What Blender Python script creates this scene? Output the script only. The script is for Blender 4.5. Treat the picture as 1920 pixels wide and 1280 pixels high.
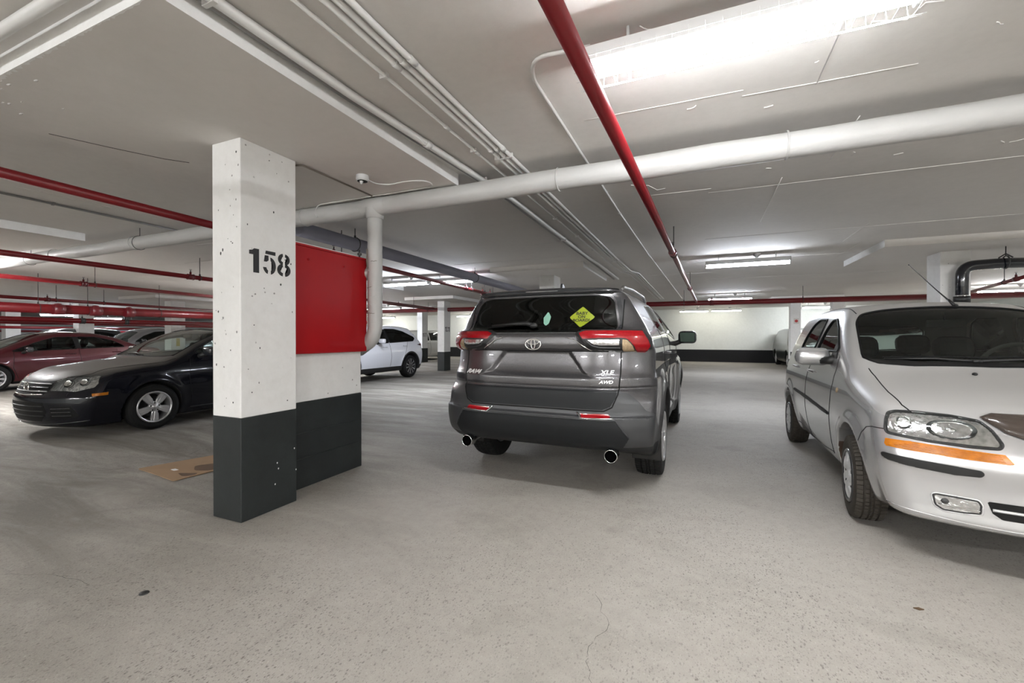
import bpy, bmesh, math, random, hashlib
import numpy as np
from mathutils import Vector, Matrix

random.seed(7); np.random.seed(7)
for o in list(bpy.data.objects): bpy.data.objects.remove(o)
SC = bpy.context.scene; COL = SC.collection

# ---------------------------------------------------------------- camera, world, exposure
cd = bpy.data.cameras.new('camera'); cam = bpy.data.objects.new('camera', cd); COL.objects.link(cam)
cam.location = (0, 0, 1.29); cam.rotation_euler = (math.radians(90 - .3), 0, math.radians(23.25))
cd.sensor_width = 36; cd.lens = 36 * 810 / 1920; cd.shift_y = -3.76 / 1920; cd.clip_start = .02; cd.clip_end = 200
SC.camera = cam
wd = bpy.data.worlds.new('world'); SC.world = wd; wd.use_nodes = True
wd.node_tree.nodes['Background'].inputs[0].default_value = (.5, .52, .55, 1)
wd.node_tree.nodes['Background'].inputs[1].default_value = .05
SC.view_settings.view_transform = 'Standard'; SC.view_settings.look = 'None'
SC.view_settings.exposure = 1.72; SC.view_settings.gamma = 1.0; SC.view_settings.use_curve_mapping = False
SC.cycles.adaptive_threshold = .02; SC.cycles.max_bounces = 9; SC.cycles.diffuse_bounces = 6; SC.cycles.glossy_bounces = 4; SC.cycles.transparent_max_bounces = 12
SC.cycles.sample_clamp_indirect = 6; SC.cycles.caustics_reflective = False; SC.cycles.caustics_refractive = False
LAMP = 80.0          # radiance of a fluorescent tube lens
# ---------------------------------------------------------------- numeric helpers
def smax(a, b, k):
    h = np.maximum(k - np.abs(a - b), 0) / k
    return np.maximum(a, b) + h * h * k * .25

def curve(*pts):
    """monotone cubic interpolation through points (x, y)"""
    X = np.array([p[0] for p in pts], float); Y = np.array([p[1] for p in pts], float)
    h = np.diff(X); d = np.diff(Y) / h
    m = np.zeros(len(X)); m[0] = d[0]; m[-1] = d[-1]
    for i in range(1, len(X) - 1):
        if d[i - 1] * d[i] > 0:
            w1 = 2 * h[i] + h[i - 1]; w2 = h[i] + 2 * h[i - 1]
            m[i] = (w1 + w2) / (w1 / d[i - 1] + w2 / d[i])
    def f(x):
        x = np.clip(x, X[0], X[-1]); i = np.clip(np.searchsorted(X, x, side='right') - 1, 0, len(X) - 2)
        t = (x - X[i]) / h[i]; t2 = t * t; t3 = t2 * t
        return (2*t3 - 3*t2 + 1) * Y[i] + (t3 - 2*t2 + t) * h[i] * m[i] + (3*t2 - 2*t3) * Y[i+1] + (t3 - t2) * h[i] * m[i+1]
    # tabulated for speed
    tx = np.linspace(X[0], X[-1], 1500); ty = f(tx)
    return lambda x: np.interp(x, tx, ty)

def sstep(x, a, b):
    t = np.clip((x - a) / (b - a), 0, 1); return t * t * (3 - 2 * t)

def polysd(px, pz, poly):
    """signed distance to a 2D polygon (negative inside)"""
    P = np.asarray(poly, float); Q = np.roll(P, -1, 0)
    d = np.full(px.shape, 1e9); ins = np.zeros(px.shape, bool)
    for (ax, az), (bx, bz) in zip(P, Q):
        ex, ez = bx - ax, bz - az; wx, wz = px - ax, pz - az
        t = np.clip((wx * ex + wz * ez) / (ex * ex + ez * ez + 1e-12), 0, 1)
        d = np.minimum(d, (wx - ex * t) ** 2 + (wz - ez * t) ** 2)
        c = ((az > pz) != (bz > pz))
        if abs(ez) > 1e-12:
            ins ^= c & (px < ex * (pz - az) / ez + ax)
    return np.where(ins, -1, 1) * np.sqrt(d)

def carf(top, wz, front, rear, axles, Ra, az=None, flare=.02, fw=.07, zb=.2, crown=.06, kst=.09, kf=.14, kr=.12, yi=.55, wx=None, post=None, zs=1.0):
    """implicit body: negative inside; y is the distance from the centre plane"""
    def f(x, y, z):
        z = z / zs
        e = 2e-3
        sl = (top(x + e) - top(x - e)) / (2 * e)
        T = (z - top(x) + crown * (y / .8) ** 2) / np.sqrt(1 + sl * sl)
        w = wz(z)
        if wx is not None: w = w + wx(x, z)
        for ax in axles:
            r = np.hypot(x - ax, z - (az or Ra * .78))
            w = w + flare * np.exp(-((r - Ra - .015) / fw) ** 2)
        d = smax(y - w, T, kst)
        d = smax(d, x - front(y, z), kf)
        d = smax(d, rear(y, z) - x, kr)
        d = smax(d, (zb(x) if callable(zb) else zb) - z, .05)
        for ax in axles:
            r = np.hypot(x - ax, z - (az or Ra * .78)) - Ra
            d = smax(d, -np.maximum(r, yi - y), .014)
        if post is not None: d = post(d, x, y, z)
        return d
    return f

# ---------------------------------------------------------------- body shapes (x forward, z up)
def suv_dark():
    """compact SUV seen from behind; x = 0 at the rear axle"""
    top = curve((-1.1, 1.60), (-.72, 1.682), (-.3, 1.705), (.4, 1.715), (1.1, 1.70), (1.5, 1.665), (1.75, 1.60), (2.45, 1.17), (2.62, 1.10), (3.2, 1.03), (3.5, .94), (3.7, .8))
    wz = curve((.2, .86), (.35, .91), (.5, .935), (.7, .95), (.9, .945), (1.02, .925), (1.12, .925), (1.25, .905), (1.36, .85), (1.65, .68), (1.75, .62))
    xr = curve((.2, -.72), (.38, -.88), (.44, -.955), (.5, -.985), (.60, -1.004), (.652, -1.004), (.664, -.975), (.72, -.968), (.80, -.964), (.845, -.957), (.87, -.935), (.885, -.95), (.94, -.952), (.98, -.93),
               (1.06, -.91), (1.165, -.90), (1.178, -.935), (1.22, -.945), (1.275, -.94), (1.30, -.918), (1.32, -.905), (1.345, -.865), (1.5, -.785), (1.60, -.728), (1.628, -.722), (1.640, -.765), (1.675, -.755), (1.72, -.70))
    cc = curve((.3, .20), (.75, .24), (.9, .33), (1.3, .36), (1.7, .34))
    def rear(y, z):
        x = xr(z) + cc(z) * np.clip((y - .38) / .57, 0, 1.3) ** 2.3
        tr = polysd(y, z, [(-.3, 1.168), (.295, 1.168), (.42, 1.0), (.56, .93), (-.5, .93)])
        x = x + .034 * sstep(-tr, 0, .034) * sstep(z, .93, .985)
        lp = polysd(y, z, [(.36, 1.30), (.43, 1.19), (.9, 1.19), (.9, 1.325), (.40, 1.325)])
        x = x - .022 * sstep(-lp, -.03, .03)
        return x
    def front(y, z): return 3.60 - .35 * (y / .93) ** 3 - .15 * np.clip(.5 - z, 0, 1) - .25 * np.clip(z - .8, 0, 1)
    def wx(x, z):  # haunch over the rear wheel, waist in the doors
        return -.028 * sstep(x, .45, 1.0) * (1 - sstep(x, 1.9, 2.3)) * sstep(z, .3, .5) * (1 - sstep(z, .8, 1.05))
    return carf(top, wz, front, rear, (0, 2.69), .435, az=.37, flare=.03, fw=.09, zb=curve((-1.1, .40), (-.75, .36), (-.3, .25), (3.7, .24)), crown=.03, kst=.11, kf=.2, kr=.05, yi=.60, wx=wx, zs=1.02)

def hatch_silver():
    """small hatchback seen from the front; x = 0 midway between the axles"""
    top = curve((-2.0, 1.2), (-1.6, 1.42), (-1.2, 1.53), (-.4, 1.556), (.05, 1.54), (.30, 1.478), (.6, 1.305), (1.0, 1.085), (1.12, 1.03), (1.3, .985), (1.6, .925), (1.8, .865), (1.93, .80), (2.06, .70))
    wz = curve((.2, .74), (.3, .785), (.45, .82), (.62, .838), (.78, .834), (.9, .815), (1.0, .785), (1.06, .77), (1.2, .725), (1.4, .648), (1.52, .59))
    xf = curve((.17, 1.95), (.22, 2.0), (.27, 2.025), (.33, 2.02), (.45, 2.015), (.56, 2.022), (.62, 2.01), (.70, 1.985), (.78, 1.945), (.88, 1.86), (1.0, 1.7))
    def front(y, z): return xf(z) - .22 * (y / .84) ** 2.4
    xr = curve((.2, -1.75), (.5, -1.86), (.7, -1.86), (.95, -1.83), (1.05, -1.80), (1.4, -1.55), (1.5, -1.45))
    def rear(y, z): return xr(z) + .20 * (y / .84) ** 3
    return carf(top, wz, front, rear, (1.24, -1.24), .347, az=.295, flare=.022, fw=.06, zb=curve((-2, .2), (1.3, .2), (1.75, .235), (2.1, .24)), crown=.07, kst=.10, kf=.10, kr=.15, yi=.52, zs=1.04)

def sedan_black():
    """mid-size sedan; only its front half shows; x = 0 midway between the axles"""
    top = curve((-2.3, .98), (-1.9, 1.06), (-1.55, 1.10), (-.9, 1.40), (-.3, 1.45), (.1, 1.44), (.35, 1.39), (.62, 1.27), (1.02, 1.045), (1.15, .995), (1.4, .965), (1.90, .885), (2.17, .79), (2.32, .68), (2.42, .55))
    wz = curve((.16, .78), (.3, .83), (.45, .87), (.6, .885), (.75, .88), (.88, .86), (.98, .83), (1.2, .74), (1.45, .60))
    xf = curve((.14, 2.24), (.2, 2.30), (.32, 2.34), (.45, 2.355), (.52, 2.35), (.60, 2.31), (.70, 2.26), (.78, 2.20), (.9, 2.07))
    def front(y, z): return xf(z) - .05 - .33 * (y / .88) ** 2.3
    xr = curve((.2, -2.25), (.5, -2.36), (.8, -2.36), (1.0, -2.30), (1.1, -2.2))
    def rear(y, z): return xr(z) + .2 * (y / .88) ** 3
    return carf(top, wz, front, rear, (1.29, -1.29), .36, az=.315, flare=.015, fw=.06, zb=.15, crown=.05, kst=.12, kf=.09, kr=.12, yi=.55)

def sedan_red():
    top = curve((-2.3, .95), (-1.95, 1.02), (-1.6, 1.09), (-.95, 1.34), (-.5, 1.425), (0, 1.44), (.35, 1.40), (.8, 1.23), (1.35, .98), (1.5, .93), (1.8, .85), (2.05, .74), (2.2, .62))
    wz = curve((.16, .78), (.3, .83), (.5, .865), (.68, .872), (.8, .86), (.92, .825), (1.15, .74), (1.45, .58))
    def front(y, z): return 2.15 - .35 * (y / .87) ** 2.5 - .3 * np.clip(z - .6, 0, 1) - .2 * np.clip(.3 - z, 0, 1)
    def rear(y, z): return -2.3 + .22 * (y / .87) ** 3 + .12 * np.clip(z - .8, 0, 1)
    return carf(top, wz, front, rear, (1.35, -1.35), .36, az=.315, flare=.012, fw=.06, zb=.16, crown=.05, kst=.11, kf=.14, kr=.12, yi=.55)

def suv_white():
    top = curve((-2.3, 1.3), (-1.95, 1.50), (-1.5, 1.62), (-.9, 1.672), (-.2, 1.675), (.3, 1.63), (.6, 1.53), (1.2, 1.17), (1.35, 1.10), (1.8, 1.02), (2.1, .93), (2.3, .8))
    wz = curve((.2, .82), (.35, .87), (.55, .91), (.8, .92), (.95, .905), (1.1, .87), (1.35, .77), (1.68, .64))
    def front(y, z): return 2.26 - .35 * (y / .92) ** 2.5 - .2 * np.clip(z - .7, 0, 1) - .2 * np.clip(.4 - z, 0, 1)
    xr = curve((.2, -2.1), (.45, -2.22), (.75, -2.26), (.95, -2.22), (1.1, -2.16), (1.25, -2.02), (1.55, -1.72), (1.66, -1.74))
    def rear(y, z): return xr(z) + .26 * (y / .92) ** 3
    return carf(top, wz, front, rear, (1.35, -1.35), .42, az=.37, flare=.02, fw=.07, zb=.25, crown=.06, kst=.11, kf=.16, kr=.08, yi=.58)

def van_white():
    top = curve((-2.4, 1.5), (-2.0, 1.66), (-1, 1.70), (0, 1.69), (.6, 1.62), (.9, 1.50), (1.6, 1.08), (1.8, 1.02), (2.2, .92), (2.45, .75))
    wz = curve((.2, .84), (.4, .92), (.7, .94), (.95, .92), (1.1, .88), (1.65, .70))
    def front(y, z): return 2.4 - .4 * (y / .93) ** 2.5 - .3 * np.clip(z - .7, 0, 1)
    def rear(y, z): return -2.35 + .2 * (y / .93) ** 3 + .25 * np.clip(z - 1.0, 0, 1)
    return carf(top, wz, front, rear, (1.45, -1.4), .40, az=.34, flare=.015, fw=.07, zb=.2, crown=.05, kst=.12, kf=.2, kr=.12, yi=.58)
# ---------------------------------------------------------------- materials
def newmat(name):
    m = bpy.data.materials.new(name); m.use_nodes = True
    return m, m.node_tree.nodes, m.node_tree.links, m.node_tree.nodes['Principled BSDF']

def rgb(c): return (c[0], c[1], c[2], 1)

def pm(name, col, rough=.5, metal=0., coat=0., spec=.5, noise=0., nscale=8., bump=0., bscale=60., emit=None, dust=None, flake=0.):
    m, N, L, b = newmat(name)
    b.inputs['Base Color'].default_value = rgb(col); b.inputs['Roughness'].default_value = rough
    b.inputs['Metallic'].default_value = metal; b.inputs['Coat Weight'].default_value = coat; b.inputs['Coat Roughness'].default_value = .03
    b.inputs['Specular IOR Level'].default_value = spec
    tc = N.new('ShaderNodeTexCoord'); out = None
    if noise:
        nz = N.new('ShaderNodeTexNoise'); nz.inputs['Scale'].default_value = nscale; nz.inputs['Detail'].default_value = 6
        L.new(tc.outputs['Object'], nz.inputs['Vector'])
        mx = N.new('ShaderNodeMix'); mx.data_type = 'RGBA'
        mx.inputs[6].default_value = rgb([c * (1 - noise) for c in col]); mx.inputs[7].default_value = rgb([min(1, c * (1 + noise)) for c in col])
        L.new(nz.outputs['Fac'], mx.inputs[0]); out = mx.outputs[2]; L.new(out, b.inputs['Base Color'])
    if dust:   # (colour, amount): settled dust on faces that look up
        ge = N.new('ShaderNodeNewGeometry'); sp = N.new('ShaderNodeSeparateXYZ'); L.new(ge.outputs['Normal'], sp.inputs[0])
        mr = N.new('ShaderNodeMapRange'); mr.inputs[1].default_value = .55; mr.inputs[2].default_value = .97; mr.inputs[4].default_value = dust[1]
        L.new(sp.outputs['Z'], mr.inputs[0])
        mx2 = N.new('ShaderNodeMix'); mx2.data_type = 'RGBA'; mx2.inputs[6].default_value = rgb(col); mx2.inputs[7].default_value = rgb(dust[0])
        if out: L.new(out, mx2.inputs[6])
        L.new(mr.outputs[0], mx2.inputs[0]); L.new(mx2.outputs[2], b.inputs['Base Color'])
        for nm, lo, hi in (('Roughness', rough, .75), ('Coat Weight', coat, .12), ('Metallic', metal, 0.)):
            r2 = N.new('ShaderNodeMapRange'); r2.inputs[3].default_value = lo; r2.inputs[4].default_value = lo + (hi - lo) * min(1, dust[1] * 1.1)
            r2.inputs[1].default_value = .55; r2.inputs[2].default_value = .97
            L.new(sp.outputs['Z'], r2.inputs[0]); L.new(r2.outputs[0], b.inputs[nm])
    if bump:
        n2 = N.new('ShaderNodeTexNoise'); n2.inputs['Scale'].default_value = bscale; n2.inputs['Detail'].default_value = 4
        L.new(tc.outputs['Object'], n2.inputs['Vector'])
        bp = N.new('ShaderNodeBump'); bp.inputs['Strength'].default_value = bump; bp.inputs['Distance'].default_value = .01
        L.new(n2.outputs['Fac'], bp.inputs['Height']); L.new(bp.outputs[0], b.inputs['Normal'])
    if flake:
        v = N.new('ShaderNodeTexVoronoi'); v.inputs['Scale'].default_value = 900; L.new(tc.outputs['Object'], v.inputs['Vector'])
        mr = N.new('ShaderNodeMapRange'); mr.inputs[3].default_value = rough - flake; mr.inputs[4].default_value = rough + flake
        L.new(v.outputs['Color'], mr.inputs[0]); L.new(mr.outputs[0], b.inputs['Roughness'])
    if emit:
        b.inputs['Emission Color'].default_value = rgb(emit[0]); b.inputs['Emission Strength'].default_value = emit[1]
    return m

def glassmat(name, tint, refl=.06):
    """thin pane: tinted see-through layer under a mirror-like skin that grows towards grazing angles"""
    m = bpy.data.materials.new(name); m.use_nodes = True; N = m.node_tree.nodes; L = m.node_tree.links; N.clear()
    o = N.new('ShaderNodeOutputMaterial'); t = N.new('ShaderNodeBsdfTransparent'); t.inputs[0].default_value = rgb(tint)
    g = N.new('ShaderNodeBsdfGlossy'); g.inputs['Roughness'].default_value = .02; g.inputs[0].default_value = (.9, .95, .93, 1)
    fr = N.new('ShaderNodeFresnel'); fr.inputs[0].default_value = 1.5
    mx = N.new('ShaderNodeMixShader'); L.new(fr.outputs[0], mx.inputs[0]); L.new(t.outputs[0], mx.inputs[1]); L.new(g.outputs[0], mx.inputs[2])
    L.new(mx.outputs[0], o.inputs[0]); return m

def concrete(name, col, dark, light, pits=0., speck=0., stain=.5, sscale=.6, bump=.25, rough=.85, spec=.3, smear=None):
    m, N, L, b = newmat(name)
    ge = N.new('ShaderNodeNewGeometry'); pos = ge.outputs['Position']
    def noise(sc, det=6, rgh=.6, vec=None, dist=0.):
        n = N.new('ShaderNodeTexNoise'); n.inputs['Scale'].default_value = sc; n.inputs['Detail'].default_value = det
        n.inputs['Roughness'].default_value = rgh; n.inputs['Distortion'].default_value = dist
        L.new(vec or pos, n.inputs['Vector']); return n.outputs['Fac']
    def ramp(fac, a, c):
        r = N.new('ShaderNodeMapRange'); r.inputs[1].default_value = a; r.inputs[2].default_value = c; L.new(fac, r.inputs[0]); return r.outputs[0]
    def mul(a, k):
        q = N.new('ShaderNodeMath'); q.operation = 'MULTIPLY'; L.new(a, q.inputs[0])
        if isinstance(k, float): q.inputs[1].default_value = k
        else: L.new(k, q.inputs[1])
        return q.outputs[0]
    def mix(fac, A, B):
        x = N.new('ShaderNodeMix'); x.data_type = 'RGBA'
        L.new(fac, x.inputs[0])
        for s, v in ((6, A), (7, B)):
            if isinstance(v, tuple): x.inputs[s].default_value = rgb(v)
            else: L.new(v, x.inputs[s])
        return x.outputs[2]
    col_base = tuple(col)
    c = mix(ramp(noise(sscale, 7, .62), .35, .7), tuple(col), tuple(light))
    vec = None
    if smear:
        mp = N.new('ShaderNodeMapping'); mp.inputs['Scale'].default_value = smear; L.new(pos, mp.inputs['Vector']); vec = mp.outputs[0]
    c = mix(mul(ramp(noise(sscale * 1.7, 8, .65, vec, .6), .52, .72), stain), c, tuple(dark))
    c = mix(mul(ramp(noise(14., 5, .7), .4, .75), .25), c, tuple(dark))
    if speck:   # tyre-worn and oily ground in the left bays
        sx = N.new('ShaderNodeSeparateXYZ'); L.new(pos, sx.inputs[0])
        west = ramp(sx.outputs['X'], -1.6, -4.6)
        mp3 = N.new('ShaderNodeMapping'); mp3.inputs['Scale'].default_value = (.35, 1.5, 1); mp3.inputs['Rotation'].default_value = (0, 0, -.12); L.new(pos, mp3.inputs['Vector'])
        c = mix(mul(mul(ramp(noise(1.3, 8, .66, mp3.outputs[0], .8), .38, .60), west), .78), c, (.150, .135, .115))
        c = mix(mul(mul(ramp(noise(2.1, 8, .7, mp3.outputs[0], .5), .58, .68), west), .35), c, (.46, .44, .40))
        c = mix(mul(ramp(noise(.75, 6, .6, None, 1.2), .60, .68), .26), c, (.17, .152, .13))
    hgt = noise(130., 4, .7)
    if speck:
        mp2 = N.new('ShaderNodeMapping'); mp2.inputs['Rotation'].default_value = (0, 0, .5); mp2.inputs['Scale'].default_value = (1, .55, 1); L.new(pos, mp2.inputs['Vector'])
        zone = ramp(noise(.55, 4), .30, .62)
        for sc, hi, lo, col, k0, gate in ((62., .32, .14, (.085, .076, .064), .95, (.42, .54)), (125., .38, .16, (.11, .10, .085), .85, (.38, .55)), (95., .30, .15, (.66, .63, .57), .55, (.5, .6))):
            v = N.new('ShaderNodeTexVoronoi'); v.inputs['Scale'].default_value = sc; L.new(mp2.outputs[0], v.inputs['Vector'])
            k = mul(ramp(v.outputs['Distance'], hi, lo), ramp(noise(sc * .8, 2), *gate)); k = mul(k, zone); c = mix(mul(k, speck * k0), c, col)
        c = mix(mul(ramp(noise(240., 2, .8), .45, .75), .35), c, tuple(x * .62 for x in col_base))
    if pits:
        v = N.new('ShaderNodeTexVoronoi'); v.inputs['Scale'].default_value = 11.; L.new(pos, v.inputs['Vector'])
        n3 = noise(60., 3); a = N.new('ShaderNodeMath'); a.operation = 'MULTIPLY_ADD'; L.new(n3, a.inputs[0]); a.inputs[1].default_value = .14; L.new(v.outputs['Distance'], a.inputs[2])
        k = ramp(a.outputs[0], .165, .125); k = mul(k, ramp(noise(2.6, 2), .48, .54))
        c = mix(mul(k, pits), c, (.12, .11, .10))
    L.new(c, b.inputs['Base Color']); b.inputs['Roughness'].default_value = rough; b.inputs['Specular IOR Level'].default_value = spec
    bp = N.new('ShaderNodeBump'); bp.inputs['Strength'].default_value = bump; bp.inputs['Distance'].default_value = .004
    L.new(hgt, bp.inputs['Height']); L.new(bp.outputs[0], b.inputs['Normal'])
    return m

M = dict(
    floor=concrete('floor_concrete', (.375, .350, .315), (.20, .185, .16), (.44, .415, .375), speck=.85, stain=.48, sscale=.45, bump=.5, rough=.72, spec=.35, smear=(.8, 1.5, 1)),
    ceil=concrete('ceiling_paint', (.69, .665, .64), (.57, .55, .525), (.74, .72, .69), stain=.35, sscale=.5, bump=.18, rough=.8, spec=.25),
    drop=concrete('drop_panel_paint', (.70, .675, .65), (.62, .60, .57), (.745, .72, .695), stain=.3, sscale=.7, bump=.18, rough=.8, spec=.25),
    dropside=concrete('drop_panel_edge_paint', (.84, .84, .835), (.66, .65, .63), (.88, .88, .87), stain=.3, sscale=2., bump=.2, rough=.7, spec=.3),
    white=concrete('white_pillar_paint', (.76, .755, .74), (.60, .585, .56), (.80, .795, .785), pits=.75, stain=.28, sscale=1.6, bump=.12, rough=.55, spec=.35),
    wall=concrete('white_wall_paint', (.72, .74, .71), (.55, .56, .53), (.76, .78, .75), stain=.3, sscale=.5, bump=.15, rough=.6, spec=.3),
    black=concrete('black_base_paint', (.018, .021, .021), (.010, .012, .012), (.026, .031, .031), stain=.5, sscale=2.5, bump=.3, rough=.5, spec=.4),
    blackfar=pm('black_base_paint_dimmed', (.006, .006, .007), .6, spec=.3),  # darker copy of the base black, dimmer far light put into its colour
    digit=pm('black_stencil_paint', (.02, .02, .021), .6),
    redpanel=pm('red_gloss_panel', (.34, .006, .009), .45, coat=.12, spec=.3, noise=.12, nscale=3, bump=.05, bscale=25),
    redpipe=pm('red_pipe_paint', (.135, .003, .006), .36, coat=.12, spec=.4, noise=.2, nscale=6, bump=.06, bscale=40),
    redfit=pm('red_fitting_paint', (.11, .006, .010), .4, bump=.1, bscale=50),
    pipewrap=pm('white_pipe_wrap', (.46, .457, .445), .5, noise=.07, nscale=5, bump=.35, bscale=16),
    conduit=pm('painted_conduit', (.66, .655, .64), .42, noise=.1, nscale=4),
    bluepipe=pm('blue_grey_pipe', (.21, .21, .26), .45, noise=.12, nscale=3),
    steel=pm('dull_steel', (.30, .29, .28), .45, metal=.8),
    darksteel=pm('dark_steel', (.05, .05, .05), .5, metal=.4),
    brown=pm('brown_conduit', (.20, .17, .14), .6),
    abs=pm('black_drain_plastic', (.008, .009, .013), .13, coat=.4),
    fix=pm('white_fixture_enamel', (.58, .58, .58), .45), ridge=pm('ceiling_paint_ridge', (.74, .72, .70), .8),
    lampnear=pm('lit_lamp_lens_near', (.9, .9, .9), .4, emit=((.97, .985, 1.0), LAMP * .52)), lampdim=pm('lit_lamp_lens_cool', (.9, .9, .9), .4, emit=((.84, .90, 1.0), LAMP * .55)),
    lamp=pm('lit_lamp_lens', (.9, .9, .9), .4, emit=((.97, .985, 1.0), LAMP)),
    lampwarm=pm('lit_warm_lens', (.9, .9, .9), .4, emit=((1.0, .96, .84), LAMP * .11)), warmfar=pm('lit_lamp_lens_far', (.9, .9, .9), .4, emit=((1., .98, .92), LAMP * .32)),
    lampfill=pm('lit_fill_lamp_lens', (.9, .9, .9), .4, emit=((.98, .985, 1.0), LAMP * 1.9)),  # raised emission for the added lamps out of sight
    card=pm('cardboard', (.36, .235, .135), .85, noise=.12, nscale=5),
    carddark=pm('oil_soaked_cardboard', (.14, .085, .05), .7),
    plate=pm('pale_sign_plate', (.62, .58, .54), .6), signred=pm('red_sign_print', (.45, .05, .05), .6),
    rubber=pm('tyre_rubber', (.009, .0088, .0085), .8, spec=.25, noise=.3, nscale=12), rubberdusty=pm('dusty_tyre_rubber', (.055, .048, .040), .85, spec=.25, noise=.3, nscale=20),
    plast=pm('black_plastic', (.012, .012, .012), .45), plastg=pm('grey_bumper_plastic', (.050, .051, .053), .36, metal=.3, noise=.06), plastd=pm('dark_bumper_plastic', (.010, .011, .012), .5, spec=.25), void=pm('bore_shade_black', (.002, .002, .002), 1., spec=0.),
    seal=pm('black_rubber_seal', (.006, .006, .006), .6, spec=.2), well=pm('wheel_well_lining', (.010, .009, .008), .9), rust=pm('rusty_wheel_well', (.05, .028, .018), .9, noise=.4),
    chrome=pm('chrome', (.8, .8, .8), .08, metal=1.), mirrorglass=pm('darkened_mirror_glass', (.025, .035, .030), .05, metal=1.), silver=pm('wheel_silver', (.55, .55, .56), .3, metal=.75), darkrim=pm('dark_wheel_paint', (.03, .03, .032), .3, coat=.5),  # mirror glass darkened, a dark reflection put into its colour
    cover=pm('silver_wheel_cover', (.68, .68, .68), .4, metal=.3),
    redlens=pm('red_lamp_lens', (.26, .002, .006), .22, coat=.5, spec=.35, noise=.3, nscale=60), redrefl=pm('red_reflector', (.30, .004, .008), .25, coat=.6),
    clearlens=pm('clear_lamp_lens', (.60, .60, .59), .13, metal=.85, coat=.5, noise=.7, nscale=34, bump=.6, bscale=22), amber=pm('amber_lens', (.46, .145, .004), .25, coat=.4, noise=.4, nscale=30),
    amberclear=pm('amber_clear_lens', (.45, .33, .20), .12, metal=.3, coat=1., noise=.6, nscale=45), reflector=pm('lamp_reflector', (.78, .78, .78), .08, metal=1., bump=.12, bscale=30),
    g_clear=glassmat('clear_car_glass', (.74, .83, .80)), g_side=glassmat('side_car_glass', (.50, .56, .54)), g_dark=glassmat('privacy_glass', (.07, .085, .08)),
    lens=glassmat('headlamp_cover_glass', (.95, .96, .96)), frit=pm('windscreen_frit', (.006, .006, .006), .25, coat=.8),
    seat=pm('dark_seat_cloth', (.016, .019, .018), .9, noise=.2, nscale=60), seatlight=pm('grey_seat_cloth', (.20, .20, .19), .9), dash=pm('dashboard_plastic', (.012, .015, .014), .6),
    trimgrey=pm('grey_cabin_trim', (.14, .14, .135), .8), maroon=pm('red_airbag_badge', (.25, .02, .05), .5),
    signy=pm('yellow_sign_print', (.22, .27, .007), .5), signk=pm('black_sign_print', (.02, .02, .01), .5), mint=pm('pale_green_hanger', (.18, .36, .28), .7), card_y=pm('yellow_card', (.55, .42, .06), .6),
    leaf=pm('dry_leaf', (.10, .06, .03), .8), coin=pm('dark_disc', (.03, .03, .03), .5), badge=pm('silver_badge', (.85, .85, .85), .3, metal=.35),
    paint_grey=pm('dark_grey_metallic_paint', (.105, .102, .107), .30, metal=.72, coat=1., flake=.05),
    paint_silver=pm('silver_metallic_paint', (.60, .60, .605), .25, metal=.68, coat=.8, dust=((.36, .345, .32), .62)),
    paint_black=pm('black_car_paint', (.004, .0045, .008), .14, coat=.5, spec=.2, dust=((.17, .158, .14), .8)),
    paint_red=pm('dark_red_metallic_paint', (.060, .003, .008), .28, metal=.35, coat=1.),
    paint_white=pm('white_car_paint', (.68, .69, .74), .3, coat=1.), paint_white2=pm('warm_white_car_paint', (.60, .60, .57), .35, coat=.8),
    paint_far=pm('grey_car_paint', (.30, .30, .31), .3, metal=.4, coat=1.), paint_dk=pm('charcoal_car_paint', (.02, .022, .025), .25, coat=1.), paint_top=pm('dark_green_van_paint', (.012, .018, .016), .3, coat=.8),
)
# ---------------------------------------------------------------- objects
def setm(o, **k):
    for a, b in k.items():
        if b is not None: o[a] = b
    return o

def empty(name, label=None, category=None, loc=(0, 0, 0), rz=0., group=None):
    o = bpy.data.objects.new(name, None); COL.objects.link(o); o.location = loc; o.rotation_euler = (0, 0, rz)
    o.empty_display_size = .1
    return setm(o, label=label, category=category, group=group)

def link(name, me, mat=None, parent=None, loc=None, rot=None, **k):
    if mat is not None and not me.materials: me.materials.append(mat)
    o = bpy.data.objects.new(name, me); COL.objects.link(o)
    if parent is not None: o.parent = parent
    if loc is not None: o.location = loc
    if rot is not None: o.rotation_euler = rot
    return setm(o, **k)

def trimesh(name, V, T, Nrm=None, smooth=True):
    me = bpy.data.meshes.new(name); n = len(T)
    me.vertices.add(len(V)); me.vertices.foreach_set('co', np.asarray(V, np.float32).ravel())
    me.loops.add(n * 3); me.loops.foreach_set('vertex_index', np.asarray(T, np.int32).ravel())
    me.polygons.add(n); me.polygons.foreach_set('loop_start', np.arange(0, n * 3, 3, dtype=np.int32)); me.polygons.foreach_set('loop_total', np.full(n, 3, np.int32))
    me.polygons.foreach_set('use_smooth', np.full(n, smooth, bool)); me.update(calc_edges=True)
    if Nrm is not None and n: me.normals_split_custom_set_from_vertices(np.asarray(Nrm, np.float32))
    return me

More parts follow.
